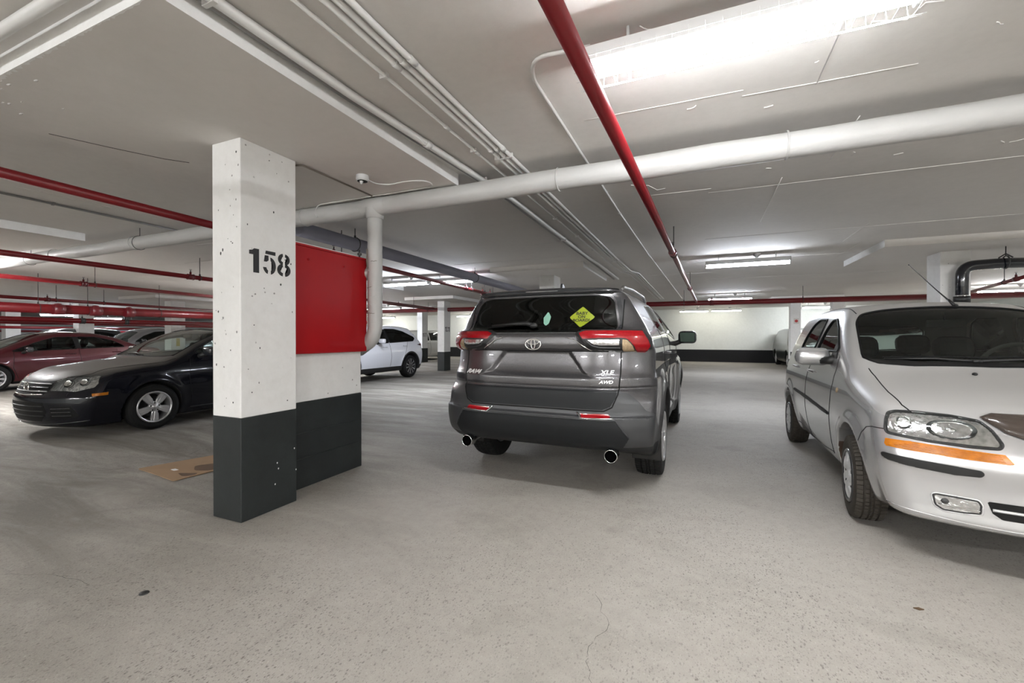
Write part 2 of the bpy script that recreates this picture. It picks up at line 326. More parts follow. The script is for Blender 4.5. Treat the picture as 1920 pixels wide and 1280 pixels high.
class MB:
    """collects primitives into one mesh"""
    def __init__(s): s.b = bmesh.new()
    def box(s, x0, x1, y0, y1, z0, z1, bev=0., rot=None, at=None):
        n0 = set(s.b.verts)
        r = bmesh.ops.create_cube(s.b, size=1)
        vs = r['verts']
        for v in vs: v.co = Vector(((x0 + x1) / 2 + v.co.x * (x1 - x0), (y0 + y1) / 2 + v.co.y * (y1 - y0), (z0 + z1) / 2 + v.co.z * (z1 - z0)))
        if bev:
            es = list({e for v in vs for e in v.link_edges}); bmesh.ops.bevel(s.b, geom=es, offset=bev, segments=2 if bev < .03 else 3, affect='EDGES', profile=.5)
        if rot is not None or at is not None:
            nv = [v for v in s.b.verts if v not in n0]
            if rot is not None: bmesh.ops.rotate(s.b, verts=nv, cent=at or (0, 0, 0), matrix=rot)
        return s
    def tube(s, pts, r, n=12, caps=True, closed=False, flat=None):
        P = [Vector(p) for p in pts]; m = len(P); rings = []
        up = None
        for i in range(m):
            if closed: t = (P[(i + 1) % m] - P[i - 1]).normalized()
            else: t = (P[min(i + 1, m - 1)] - P[max(i - 1, 0)]).normalized()
            if up is None: up = t.orthogonal().normalized()
            else: up = (up - t * up.dot(t)).normalized()
            sd = t.cross(up); rr = r[i] if isinstance(r, (list, tuple)) else r
            rings.append([s.b.verts.new(P[i] + (up * math.cos(a) + sd * math.sin(a)) * rr) for a in [2 * math.pi * k / n for k in range(n)]])
        for i in range(m if closed else m - 1):
            A, B = rings[i], rings[(i + 1) % m]
            for k in range(n): s.b.faces.new((A[k], A[(k + 1) % n], B[(k + 1) % n], B[k])).smooth = True
        if caps and not closed: s.b.faces.new(rings[0][::-1]); s.b.faces.new(rings[-1])
        return s
    def lathe(s, prof, n=32, axis='y', c=(0, 0, 0), smooth=True, closed=False):
        """profile of (along axis, radius)"""
        rings = []
        for a, r in prof:
            ring = []
            for k in range(n):
                q = 2 * math.pi * k / n; u, v = r * math.cos(q), r * math.sin(q)
                p = {'x': (a, u, v), 'y': (u, a, v), 'z': (u, v, a)}[axis]
                ring.append(s.b.verts.new((p[0] + c[0], p[1] + c[1], p[2] + c[2])))
            rings.append(ring)
        for A, B in zip(rings, rings[1:] + ([rings[0]] if closed else [])):
            for k in range(n): s.b.faces.new((A[k], A[(k + 1) % n], B[(k + 1) % n], B[k])).smooth = smooth
        return s
    def prism(s, poly, h, mat4=None, bev=0.):
        """polygon in the local XY plane pushed along +Z"""
        A = [s.b.verts.new((p[0], p[1], 0)) for p in poly]; B = [s.b.verts.new((p[0], p[1], h)) for p in poly]; m = len(poly)
        s.b.faces.new(A[::-1]); top = s.b.faces.new(B)
        for k in range(m): s.b.faces.new((A[k], A[(k + 1) % m], B[(k + 1) % m], B[k]))
        vs = A + B
        if bev:
            n0 = set(s.b.verts) - set(vs); bmesh.ops.bevel(s.b, geom=list(top.edges), offset=bev, segments=1, affect='EDGES'); vs = [v for v in s.b.verts if v not in n0]
        if mat4 is not None: bmesh.ops.transform(s.b, matrix=mat4, verts=vs)
        return s
    def ball(s, c, r, sub=2, sc=(1, 1, 1)):
        v = bmesh.ops.create_icosphere(s.b, subdivisions=sub, radius=r)['verts']
        for q in v: q.co = Vector((c[0] + q.co.x * sc[0], c[1] + q.co.y * sc[1], c[2] + q.co.z * sc[2]))
        for q in v:
            for f in q.link_faces: f.smooth = True
        return s
    def mesh(s, name):
        bmesh.ops.recalc_face_normals(s.b, faces=s.b.faces[:])
        me = bpy.data.meshes.new(name); s.b.to_mesh(me); s.b.free(); return me
    def obj(s, name, mat, parent=None, **k): return link(name, s.mesh(name), mat, parent, **k)

def bendpath(pts, r, n=6):
    """polyline with rounded corners"""
    P = [Vector(p) for p in pts]; out = [P[0]]
    for a, b, c in zip(P, P[1:], P[2:]):
        d1 = (a - b); d2 = (c - b); q = min(r, d1.length * .49, d2.length * .49)
        s, e = b + d1.normalized() * q, b + d2.normalized() * q
        for k in range(n + 1):
            t = k / n; out.append(s * (1 - t) ** 2 + b * 2 * t * (1 - t) + e * t * t)
    out.append(P[-1]); return out

def text_mesh(body, size, depth=.001, bold=0., shear=0., xs=1.):
    c = bpy.data.curves.new('lettering', 'FONT'); c.body = body; c.size = size; c.align_x = 'CENTER'; c.align_y = 'CENTER'
    c.extrude = depth; c.offset = bold; c.shear = shear; c.space_line = .85
    o = bpy.data.objects.new('lettering', c); COL.objects.link(o)
    dg = bpy.context.evaluated_depsgraph_get(); me = bpy.data.meshes.new_from_object(o.evaluated_get(dg))
    bpy.data.objects.remove(o); bpy.data.curves.remove(c)
    for v in me.vertices: v.co.x *= xs
    return me

# ---------------------------------------------------------------- implicit surface to mesh
def grad(f, P, e=.002):
    y = P[:, 1]; sg = np.where(y < 0, -1., 1.); ay = np.abs(y); g = np.empty_like(P)
    g[:, 0] = f(P[:, 0] + e, ay, P[:, 2]) - f(P[:, 0] - e, ay, P[:, 2])
    g[:, 1] = (f(P[:, 0], np.abs(ay + e), P[:, 2]) - f(P[:, 0], np.abs(ay - e), P[:, 2])) * sg
    g[:, 2] = f(P[:, 0], ay, P[:, 2] + e) - f(P[:, 0], ay, P[:, 2] - e)
    return g / (2 * e)

def unit(g): return g / np.maximum(np.linalg.norm(g, axis=1, keepdims=True), 1e-9)

def surfnet(f, lo, hi, h):
    nx = int((hi[0] - lo[0]) / h) + 2; nyh = int(hi[1] / h) + 2; nz = int((hi[2] - lo[2]) / h) + 2
    xs = lo[0] + np.arange(nx) * h; yh = (np.arange(nyh) + .5) * h; zs = lo[2] + np.arange(nz) * h
    vol = np.empty((nx, nyh, nz), np.float32); Y, Z = np.meshgrid(yh, zs, indexing='ij')
    for i0 in range(0, nx, 40):
        sl = slice(i0, min(nx, i0 + 40)); X = xs[sl][:, None, None]
        vol[sl] = f(np.broadcast_to(X, (X.shape[0],) + Y.shape), np.broadcast_to(Y, (X.shape[0],) + Y.shape), np.broadcast_to(Z, (X.shape[0],) + Z.shape))
    vol = np.concatenate([vol[:, ::-1], vol], 1); y0 = -yh[-1]
    ins = vol < 0; ny = vol.shape[1]
    cnt = np.zeros((nx - 1, ny - 1, nz - 1), np.int8)
    for a in (0, 1):
        for b in (0, 1):
            for c in (0, 1): cnt += ins[a:nx - 1 + a, b:ny - 1 + b, c:nz - 1 + c]
    act = (cnt > 0) & (cnt < 8); idx = -np.ones(act.shape, np.int32); ii = np.argwhere(act); idx[act] = np.arange(len(ii))
    P = np.zeros((len(ii), 3)); w = np.zeros(len(ii)); cor = {}
    for a in (0, 1):
        for b in (0, 1):
            for c in (0, 1): cor[a, b, c] = vol[ii[:, 0] + a, ii[:, 1] + b, ii[:, 2] + c].astype(float)
    for p in cor:
        for ax in range(3):
            if p[ax] == 0:
                q = list(p); q[ax] = 1; u, v = cor[p], cor[tuple(q)]; s = (u < 0) != (v < 0); t = np.where(s, u / np.where(s, u - v, 1), 0)
                for k in range(3): P[:, k] += np.where(s, p[k] + (t if k == ax else 0), 0)
                w += s
    P = (ii + P / w[:, None]) * h + np.array([lo[0], y0, lo[2]])
    quads = []
    for ax in range(3):
        o1, o2 = [k for k in range(3) if k != ax]
        s0 = [slice(None)] * 3; s1 = [slice(None)] * 3; s0[ax] = slice(0, -1); s1[ax] = slice(1, None)
        A = ins[tuple(s0)]; B = ins[tuple(s1)]; e = np.argwhere(A != B)
        ok = (e[:, o1] > 0) & (e[:, o2] > 0) & (e[:, o1] < ins.shape[o1] - 1) & (e[:, o2] < ins.shape[o2] - 1); e = e[ok]
        fl = A[tuple(e.T)]
        def cell(d1, d2):
            c = e.copy(); c[:, o1] += d1; c[:, o2] += d2; return idx[tuple(c.T)]
        q = np.stack([cell(-1, -1), cell(0, -1), cell(0, 0), cell(-1, 0)], 1)
        if ax == 1: fl = ~fl
        q[~fl] = q[~fl][:, ::-1]; quads.append(q)
    Q = np.concatenate(quads); T = np.concatenate([Q[:, [0, 1, 2]], Q[:, [0, 2, 3]]])
    for _ in range(3):
        g = grad(f, P); v = f(P[:, 0], np.abs(P[:, 1]), P[:, 2]); st = g * (v / np.maximum((g * g).sum(1), .05))[:, None]
        n = np.linalg.norm(st, axis=1, keepdims=True); P -= st * np.minimum(1, h * .6 / np.maximum(n, 1e-9))
    Nn = unit(grad(f, P)); fn = np.cross(P[T[:, 1]] - P[T[:, 0]], P[T[:, 2]] - P[T[:, 0]]); bad = (fn * Nn[T].sum(1)).sum(1) < 0
    T[bad] = T[bad][:, ::-1]
    return P, Nn, T

def clip(V, N, T, d):
    """split triangles along d = 0; returns V, N, inside triangles, outside triangles"""
    s = d[T] < 0; k = s.sum(1); mixed = T[(k == 1) | (k == 2)]; inn = [T[k == 3]]; out = [T[k == 0]]
    if len(mixed):
        sm = d[mixed] < 0; km = sm.sum(1); odd = np.where(km == 1, np.argmax(sm, 1), np.argmin(sm, 1))
        R = np.take_along_axis(mixed, (odd[:, None] + np.arange(3)) % 3, 1); a, b, c = R.T
        def cut(i, j):
            t = (d[i] / (d[i] - d[j]))[:, None]; return V[i] * (1 - t) + V[j] * t, unit(N[i] * (1 - t) + N[j] * t)
        p, pn = cut(a, b); q, qn = cut(a, c); n = len(V); m = len(R)
        V = np.concatenate([V, p, q]); N = np.concatenate([N, pn, qn]); ip = n + np.arange(m); iq = n + m + np.arange(m)
        tri = np.stack([a, ip, iq], 1); quad = np.concatenate([np.stack([ip, b, c], 1), np.stack([ip, c, iq], 1)]); o = km == 1; oo = np.concatenate([o, o])
        inn += [tri[o], quad[~oo]]; out += [tri[~o], quad[oo]]
    return V, N, np.concatenate(inn), np.concatenate(out)

def compact(V, N, T):
    u, inv = np.unique(T, return_inverse=True); return V[u], N[u], inv.reshape(T.shape)

def onsurf(f, uv, plane, sgn=1., rng=(-3.2, 4.2)):
    """first point of the body met along the plane's viewing axis"""
    u, v = uv[:, 0], uv[:, 1]; n = len(u)
    ax = {'r': 0, 'f': 0, 's': 1, 't': 2}[plane]
    a, b = {'r': (rng[0], .9), 'f': (rng[1], -.2), 's': (1.15 * sgn, .1 * sgn), 't': (2.0, .3)}[plane]
    def pts(t):
        P = np.empty((n, 3))
        if ax == 0: P[:, 0] = t; P[:, 1] = u; P[:, 2] = v
        elif ax == 1: P[:, 0] = u; P[:, 1] = t; P[:, 2] = v
        else: P[:, 0] = u; P[:, 1] = v; P[:, 2] = t
        return P
    ev = lambda t: (lambda P: f(P[:, 0], np.abs(P[:, 1]), P[:, 2]))(pts(t))
    lo = np.full(n, a); hi = np.full(n, b); found = np.zeros(n, bool); ts = np.linspace(a, b, 90 if ax == 0 else 60)
    for t0, t1 in zip(ts, ts[1:]):
        v1 = ev(np.full(n, t1)); hit = (v1 < 0) & ~found; lo[hit] = t0; hi[hit] = t1; found |= hit
    for _ in range(16):
        m = (lo + hi) / 2; i = ev(m) < 0; hi = np.where(i, m, hi); lo = np.where(i, lo, m)
    P = pts((lo + hi) / 2); return P, unit(grad(f, P)), found

def patch(parent, name, f, plane, poly, mat, rnd=.01, off=.004, res=.012, edge=.008, sgn=1., sink=.003, **k):
    """a panel, lens or pane that follows the body inside a 2D outline"""
    P = np.asarray(poly, float); lo = P.min(0) - rnd - res; hi = P.max(0) + rnd + res
    nu = max(3, int((hi[0] - lo[0]) / res) + 1); nv = max(3, int((hi[1] - lo[1]) / res) + 1)
    U, Vv = np.meshgrid(np.linspace(lo[0], hi[0], nu), np.linspace(lo[1], hi[1], nv), indexing='ij'); uv = np.stack([U.ravel(), Vv.ravel()], 1)
    I = np.arange(nu * nv).reshape(nu, nv); a, b, c, d = I[:-1, :-1].ravel(), I[1:, :-1].ravel(), I[1:, 1:].ravel(), I[:-1, 1:].ravel()
    T = np.concatenate([np.stack([a, b, c], 1), np.stack([a, c, d], 1)])
    sd = polysd(uv[:, 0], uv[:, 1], poly) - rnd
    V3 = np.concatenate([uv, np.zeros((len(uv), 1))], 1)
    V3, _, T, _o = clip(V3, np.tile([0., 0, 1], (len(V3), 1)), T, sd)
    V3, _, T = compact(V3, V3, T); uv = V3[:, :2]; sd = polysd(uv[:, 0], uv[:, 1], poly) - rnd
    S, Nn, ok = onsurf(f, uv, plane, sgn); T = T[ok[T].all(1)]
    hgt = -sink + (off + sink) * np.sqrt(np.clip(-sd / edge, 0, 1)); S2 = S + Nn * hgt[:, None]
    if (plane in 'rf' ): flip = (plane == 'r')
    elif plane == 's': flip = sgn > 0
    else: flip = False
    if flip: T = T[:, ::-1]
    S2, N2, T = compact(S2, Nn, T)
    return link(name, trimesh(name, S2, T, N2 if edge < .02 else None), mat, parent, **k)

def seam(parent, name, f, plane, line, r, mat, sgn=1., closed=False, step=.02, lift=0., n=6, **k):
    """a gap, seal or bead that runs along a 2D line on the body"""
    L = [np.array(p, float) for p in line]; pts = []
    for a, b in zip(L, L[1:] + ([L[0]] if closed else [])):
        m = max(1, int(np.linalg.norm(b - a) / step)); pts += [a + (b - a) * i / m for i in range(m)]
    if not closed: pts.append(L[-1])
    S, Nn, ok = onsurf(f, np.array(pts), plane, sgn); S = (S + Nn * lift)[ok]
    if len(S) < 2: return None
    b = MB(); b.tube([tuple(p) for p in S], r, n=n, closed=closed); return b.obj(name, mat, parent, **k)

def rounded(poly, r, n=4):
    P = [Vector((p[0], p[1], 0)) for p in poly]; out = []; m = len(P)
    for i in range(m):
        a, b, c = P[i - 1], P[i], P[(i + 1) % m]; d1, d2 = a - b, c - b; q = min(r, d1.length * .45, d2.length * .45)
        s, e = b + d1.normalized() * q, b + d2.normalized() * q
        for k in range(n + 1):
            t = k / n; v = s * (1 - t) ** 2 + b * 2 * t * (1 - t) + e * t * t; out.append((v.x, v.y))
    return out
def mir(poly): return [(-p[0], p[1]) for p in poly]
# ---------------------------------------------------------------- car kit
def wheel_parts(R, w, rim, style, tread=False):
    """meshes of one wheel, axle along y, outer face towards +y"""
    ts = [-.5, -.46, -.40, -.30, -.27, -.25, -.22, -.10, -.07, -.04, -.015, .015, .04, .07, .10, .22, .25, .27, .30, .40, .46, .5]
    groove = {4, 5, 8, 9, 12, 13, 16, 17}
    prof = [(-.40 * w, rim - .008), (-.47 * w, rim + .012), (-.5 * w, (rim + R) / 2), (-.48 * w, R - .028)]
    body = []
    for i, t in enumerate(ts):
        body.append((t * w * .9, R - .012 * (abs(t) / .5) ** 4 - (.010 if i in groove and tread else 0)))
    prof2 = [(-a, r) for a, r in prof[::-1]]
    allp = prof + body + prof2; nb0, nb1 = len(prof), len(prof) + len(body)
    nb = 58 if tread else 14
    ang = []; deep = []
    for k in range(nb):
        for q, dp in (((0, 0), (.74, 0), (.77, 1), (.97, 1)) if tread else ((0, 0), (.25, 0), (.5, 0), (.75, 0))): ang.append((k + q) / nb * 2 * math.pi); deep.append(dp)
    V = []; na = len(ang)
    for j, (a, r) in enumerate(allp):
        istread = nb0 <= j < nb1; rib = sum(1 for g in (4, 8, 12, 16) if j - nb0 >= g)
        for k in range(na):
            th = ang[k] + (rib * .37 * 2 * math.pi / nb if istread else rib * 0)
            rr = r - (.008 if tread and istread and deep[k] and (j - nb0) not in groove else 0)
            if tread and j in (nb0 - 1, nb1) and deep[k]: rr -= .003
            V.append((rr * math.cos(th), a, rr * math.sin(th)))
    T = []
    for j in range(len(allp) - 1):
        for k in range(na):
            a, b, c, d = j * na + k, j * na + (k + 1) % na, (j + 1) * na + (k + 1) % na, (j + 1) * na + k
            T += [(a, c, b), (a, d, c)]
    tyre = trimesh('tyre', np.array(V), np.array(T))
    if tread:
        me = tyre; me.set_sharp_from_angle(angle=math.radians(35))
    o = .5 * w   # outer plane
    b = MB(); b.lathe([(-.42 * w, rim - .01), (-.30 * w, rim - .035), (o - .075, rim - .045), (o - .012, rim - .02), (o + .002, rim - .012), (o + .004, rim - .002), (o - .006, rim + .008), (o - .02, rim + .004)], 40)
    parts = []
    def spoke(poly, y0, y1, bb, bev=.004):
        n = len(poly)
        for k in range(poly[0]): pass
    if style == 'five':        # five broad spokes
        barrel = b.mesh('rim')
        s = MB(); spk = MB(); rr = rim - .018; m4 = Matrix(((1, 0, 0, 0), (0, 0, 1, o - .035), (0, 1, 0, 0), (0, 0, 0, 1)))
        spk.prism([(-.030, .05), (.030, .05), (.043, rr * .55), (.050, rr), (.018, rr + .004), (-.018, rr + .004), (-.050, rr), (-.043, rr * .55)], .03, m4, .006)
        spk.prism([(-.006, .06), (.006, .06), (.018, rr), (-.018, rr)], .034, m4, .004); spk = spk.mesh('spoke')
        s.lathe([(o - .04, .075), (o - .008, .072), (o - .004, .06), (o - .004, .034), (o + .004, .030), (o + .006, .0)], 24)
        parts = [('rim', barrel, 'silver'), ('hub', s.mesh('hub'), 'silver')] + [('spoke', spk, 'silver', 2 * math.pi * k / 5) for k in range(5)]
        l = MB()
        for k in range(5):
            a = 2 * math.pi * (k + .5) / 5; l.lathe([(o - .02, .0), (o - .003, .0), (o - .002, .009), (o - .02, .010)], 10, c=(.053 * math.sin(a), 0, .053 * math.cos(a)))
        parts.append(('lug_hole', l.mesh('lug_hole'), 'seal'))
    elif style == 'fork':      # five split spokes, black with bright faces
        barrel = b.mesh('rim'); s = MB(); br = MB()
        for k in range(5):
            rot = Matrix.Rotation(2 * math.pi * k / 5, 4, 'Y')
            m4 = rot @ Matrix(((1, 0, 0, 0), (0, 0, 1, o - .03), (0, 1, 0, 0), (0, 0, 0, 1))); rr = rim - .012
            for sg in (1, -1):
                q = [(sg * .006, .05), (sg * .034, .05), (sg * .082, rr), (sg * .040, rr)]
                s.prism(q if sg > 0 else q[::-1], .022, m4)
                q = [(sg * .016, .07), (sg * .032, .07), (sg * .078, rr), (sg * .054, rr)]
                br.prism(q if sg > 0 else q[::-1], .028, m4)
        s.lathe([(o - .035, .07), (o - .006, .065), (o, .03), (o, 0)], 20)
        parts = [('rim', barrel, 'darkrim'), ('spoke_set', s.mesh('spoke_set'), 'darkrim'), ('bright_spoke_face', br.mesh('bright_spoke_face'), 'silver')]
    elif style == 'cover':     # full plastic cover with slots near its edge
        barrel = b.mesh('rim'); na, nr = 168, 22; rr0 = rim - .006
        R_, A_ = np.meshgrid(np.linspace(.0, rr0, nr), np.arange(na) * 2 * math.pi / na, indexing='ij'); x = R_ * np.sin(A_); z = R_ * np.cos(A_)
        u = R_ / rr0; y = o - .012 + .022 * np.sqrt(np.clip(1 - (u / 1.02) ** 2, 0, 1)) * (1 - .75 * np.exp(-(u / .30) ** 2)) - .012 * np.clip((u - .9) / .1, 0, 1)
        ph = ((A_ * 7 / (2 * math.pi)) % 1.) - .5; sd = np.maximum(np.abs(ph) * 2 * math.pi * R_ / 7 - .013 - .016 * (u - .55), np.maximum(.60 - u, u - .86) * rr0)
        y = y - .012 * np.exp(-(np.clip(sd, 0, 1) / .008) ** 2)
        lug = np.full(x.shape, 9.)
        for k in range(4):
            a = math.pi / 4 + k * math.pi / 2; lug = np.minimum(lug, np.hypot(x - .05 * math.sin(a), z - .05 * math.cos(a)) - .010)
        V = np.stack([x.ravel(), y.ravel(), z.ravel()], 1); I = np.arange(nr * na).reshape(nr, na); J = np.roll(I, -1, 1)
        T = np.concatenate([np.stack([I[:-1].ravel(), I[1:].ravel(), J[1:].ravel()], 1), np.stack([I[:-1].ravel(), J[1:].ravel(), J[:-1].ravel()], 1)])
        dd = np.minimum(sd, lug).ravel(); V, N, inn, out = clip(V, np.tile([0., 1, 0], (len(V), 1)), T, dd); V, N, out = compact(V, N, out)
        bk = MB(); bk.lathe([(o - .05, 0.), (o - .05, rim - .02)], 32)
        parts = [('rim', barrel, 'darkrim'), ('wheel_cover', trimesh('wheel_cover', V, out), 'cover'), ('brake_drum', bk.mesh('brake_drum'), 'seal')]
    else:                      # ten plain spokes
        barrel = b.mesh('rim'); s = MB()
        for k in range(10):
            rot = Matrix.Rotation(2 * math.pi * k / 10, 4, 'Y'); m4 = rot @ Matrix(((1, 0, 0, 0), (0, 0, 1, o - .04), (0, 1, 0, 0), (0, 0, 0, 1)))
            s.prism([(-.016, .05), (.016, .05), (.024, rim - .015), (-.024, rim - .015)], .028, m4)
        s.lathe([(o - .045, .07), (o - .012, .065), (o - .006, .03), (o - .004, 0)], 20)
        parts = [('rim', barrel, 'silver'), ('spoke_set', s.mesh('spoke_set'), 'silver')]
    bk = MB(); bk.lathe([(-.1 * w, .13), (-.08 * w, .0)], 20); bk.lathe([(-.12 * w, 0), (-.12 * w, rim - .05), (-.16 * w, rim - .05), (-.16 * w, 0)], 28)
    parts.append(('brake_disc', bk.mesh('brake_disc'), 'darksteel'))
    return tyre, parts

def add_wheels(root, axles, yw, R, w, rim, style, tread=False, rub='rubber', steer=0., spin=.2):
    tyre, parts = wheel_parts(R, w, rim, style, tread)
    for ax in axles:
        for sg in (1, -1):
            rz = (0 if sg > 0 else math.pi) + (steer if ax == axles[0] else 0)
            t = link('wheel', parts[0][1], M[parts[0][2]], root, (ax, sg * yw, R), (0, 0, rz)); t.rotation_mode = 'XYZ'
            t.rotation_euler = (0, spin, rz)
            link('tyre', tyre, M[rub], t)
            for q in parts[1:]: link(q[0], q[1], M[q[2]], t, rot=(0, q[3] if len(q) > 3 else 0, 0))

def side_coords(P): return P[:, 0], P[:, 2]

def build_car(name, label, category, loc, rz, f, lo, hi, h, paint, windows, zones=(), axles=(), Ra=.4, az=.3, group=None, lining=True, liningmat='trimgrey', wellmat='well', bodyname='body_shell'):
    root = empty(name, label, category, loc, rz, group)
    V, N, T = surfnet(f, lo, hi, h)
    def cut(d):
        nonlocal V, N, T
        V, N, inn, T = clip(V, N, T, d); return inn
    for w in windows:
        nm, pl, poly, rnd, mat = w[:5]; opt = w[5] if len(w) > 5 else {}
        sides = (1, -1) if pl == 's' else (1,)
        if pl == 's': d = np.maximum(polysd(V[:, 0], V[:, 2], poly) - rnd, .30 - np.abs(V[:, 1]))
        elif pl == 'r': d = np.maximum(polysd(V[:, 1], V[:, 2], poly) - rnd, V[:, 0] - opt.get('x', 0))
        else: d = np.maximum(polysd(V[:, 0], V[:, 1], poly) - rnd, opt.get('z', .9) - V[:, 2])
        cut(d)
        for sg in sides:
            patch(root, nm, f, pl, poly, M[mat], rnd=rnd, off=opt.get('off', -.003), res=h * 1.4, edge=.02, sgn=sg)
            if opt.get('trim', 'seal'): seam(root, 'window_seal', f, pl, rounded(poly, .05) if rnd < .02 else outline(poly, rnd), opt.get('tr', .007), M[opt.get('trim', 'seal')], sg, True)
    if axles:
        r = np.min([np.hypot(V[:, 0] - a, V[:, 2] - az) for a in axles], 0) - Ra - .003
        t = cut(np.maximum(r, .45 - np.abs(V[:, 1])))
        cen = V[t].mean(1); near = np.argmin([np.abs(cen[:, 0] - a) for a in axles], 0)
        for i in range(len(axles)):
            for sg in (1, -1):
                q = t[(near == i) & (cen[:, 1] * sg > 0)]
                if len(q): v, n, q = compact(V, N, q); link('wheel_arch_lining', trimesh('wheel_arch_lining', v, q, n), M[wellmat], root)
    for nm, mat, fld in zones:
        t = cut(fld(V))
        if len(t): v, n, t = compact(V, N, t); link(nm, trimesh(nm, v, t, n), M[mat], root)
    v, n, t = compact(V, N, T); shell = link(bodyname, trimesh(bodyname, v, t, n), M[paint], root)
    if lining:
        k = (v[t][:, :, 2] > .62).all(1); v2, n2, t2 = compact(v, n, t[k])
        link('cabin_lining', trimesh('cabin_lining', v2 - n2 * .028, t2[:, ::-1], -n2), M[liningmat], root)
    return root

def outline(poly, rnd, n=4):
    """outline of a polygon grown by rnd"""
    P = np.asarray(poly, float); A = 0.
    for a, b in zip(P, np.roll(P, -1, 0)): A += a[0] * b[1] - b[0] * a[1]
    if A < 0: P = P[::-1]
    out = []; m = len(P)
    for i in range(m):
        a, b, c = P[i - 1], P[i], P[(i + 1) % m]; d1 = (b - a) / np.linalg.norm(b - a); d2 = (c - b) / np.linalg.norm(c - b)
        n1 = math.atan2(-d1[0], d1[1]); n2 = math.atan2(-d2[0], d2[1]); dn = (n2 - n1 + math.pi) % (2 * math.pi) - math.pi
        if dn <= 0: q = n1 + dn / 2; out.append((b[0] + rnd * math.cos(q), b[1] + rnd * math.sin(q)))
        else:
            for k in range(n): q = n1 + dn * k / (n - 1); out.append((b[0] + rnd * math.cos(q), b[1] + rnd * math.sin(q)))
    return out

def seats(root, xs, ys, z=.30, mat='seat', rail=True, hr=True):
    b = MB(); b.box(-.26, .26, -.23, .23, z, z + .20, .05); R1 = Matrix.Rotation(math.radians(-14), 3, 'Y')
    cush = b.mesh('seat'); b = MB(); b.box(-.07, .07, -.23, .23, .12, .66, .05); bmesh.ops.rotate(b.b, verts=b.b.verts[:], cent=(0, 0, 0), matrix=R1); bmesh.ops.translate(b.b, verts=b.b.verts[:], vec=(-.24, 0, z + .08)); back = b.mesh('seat_back')
    b = MB(); b.box(-.055, .055, -.15, .15, .68, .90, .075); b.tube([(0, -.06, .6), (0, -.06, .75)], .008, 6); b.tube([(0, .06, .6), (0, .06, .75)], .008, 6)
    bmesh.ops.rotate(b.b, verts=b.b.verts[:], cent=(0, 0, 0), matrix=R1); bmesh.ops.translate(b.b, verts=b.b.verts[:], vec=(-.24, 0, z + .08)); head = b.mesh('headrest')
    for x in xs:
        for y in ys:
            s = link('seat', cush, M[mat], root, (x, y, 0)); link('seat_back', back, M[mat], s)
            if hr: link('headrest', head, M[mat], s)

def dashboard(root, x, z, w, wheel_y=None, mat='dash'):
    b = MB(); b.box(x - .35, x + .25, -w, w, z - .30, z, .06); b.obj('dashboard', M[mat], root)
    if wheel_y is not None:
        c = Vector((x - .45, wheel_y, z + .07)); q = Matrix.Rotation(math.radians(-64), 3, 'Y'); b = MB()
        b.tube([c + q @ Vector((.185 * math.cos(a), .185 * math.sin(a), 0)) for a in [2 * math.pi * k / 32 for k in range(32)]], .016, 8, closed=True)
        b.tube([c + q @ Vector((0, -.18, 0)), c + q @ Vector((0, 0, -.02)), c + q @ Vector((0, .18, 0))], .02, 8); b.tube([c + q @ Vector((-.18, 0, 0)), c + q @ Vector((0, 0, -.02))], .02, 8)
        b.ball(c, .07, 2, (.5, 1, .8)); b.tube([c, c + Vector((.35, 0, -.12))], .03, 8); b.obj('steering_wheel', M['trimgrey'], root)

def floorpan(root, x0, x1, w, z=.30):
    b = MB(); b.box(x0, x1, -w, w, z - .04, z, .01); b.obj('floor_pan', M['dash'], root)

def mirror(root, x, y, z, sg, mat, size=(.07, .10, .065), arm=.12):
    b = MB(); b.box(-size[0], size[0], -size[1], size[1], -size[2], size[2], min(size) * .62); bmesh.ops.translate(b.b, verts=b.b.verts[:], vec=(x, sg * y, z))
    for f_ in b.b.faces: f_.smooth = True
    m = b.obj('side_mirror', M[mat], root); b = MB(); b.tube([(x + .02, sg * (y - size[1] * .6), z - size[2] * .6), (x + .05, sg * (y - size[1] - arm), z - size[2] - .03)], [.03, .04], 8); b.obj('mirror_foot', M['plast'], m)
    b = MB(); b.box(x - size[0] - .002, x - size[0] + .006, sg * y - size[1] * .8, sg * y + size[1] * .8, z - size[2] * .75, z + size[2] * .75, .003); b.obj('mirror_glass', M['mirrorglass'], m)
    return m

def handle(root, f, x, z, sg, mat):
    S, n, ok = onsurf(f, np.array([[x - .10, z], [x - .04, z], [x + .04, z], [x + .10, z]]), 's', sg); P = [tuple(S[0]), tuple(S[1] + n[1] * .028), tuple(S[2] + n[2] * .028), tuple(S[3])]
    b = MB(); b.tube(bendpath(P, .04), .013, 8); return b.obj('door_handle', M[mat], root)

def on_body(f, plane, uv, sgn=1.):
    S, n, ok = onsurf(f, np.array([uv]), plane, sgn); return Vector(S[0]), Vector(n[0])

def place(me, f, plane, uv, off=.003, sgn=1., up=(0, 0, 1)):
    p, n = on_body(f, plane, uv, sgn); z = n; y = Vector(up) - z * z.dot(Vector(up)); y.normalize(); x = y.cross(z)
    m = Matrix((x, y, z)).transposed().to_4x4(); m.translation = p + n * off; me.transform(m); return me

def between(pts, r, name, mat, root, n=8):
    b = MB(); b.tube(pts, r, n); return b.obj(name, mat, root)
# ---------------------------------------------------------------- car 1: the dark grey SUV
def sym(half):  # half outline listed from the centre outwards and back, mirrored about u = 0
    return list(half) + [(-a, b) for a, b in half[::-1]]

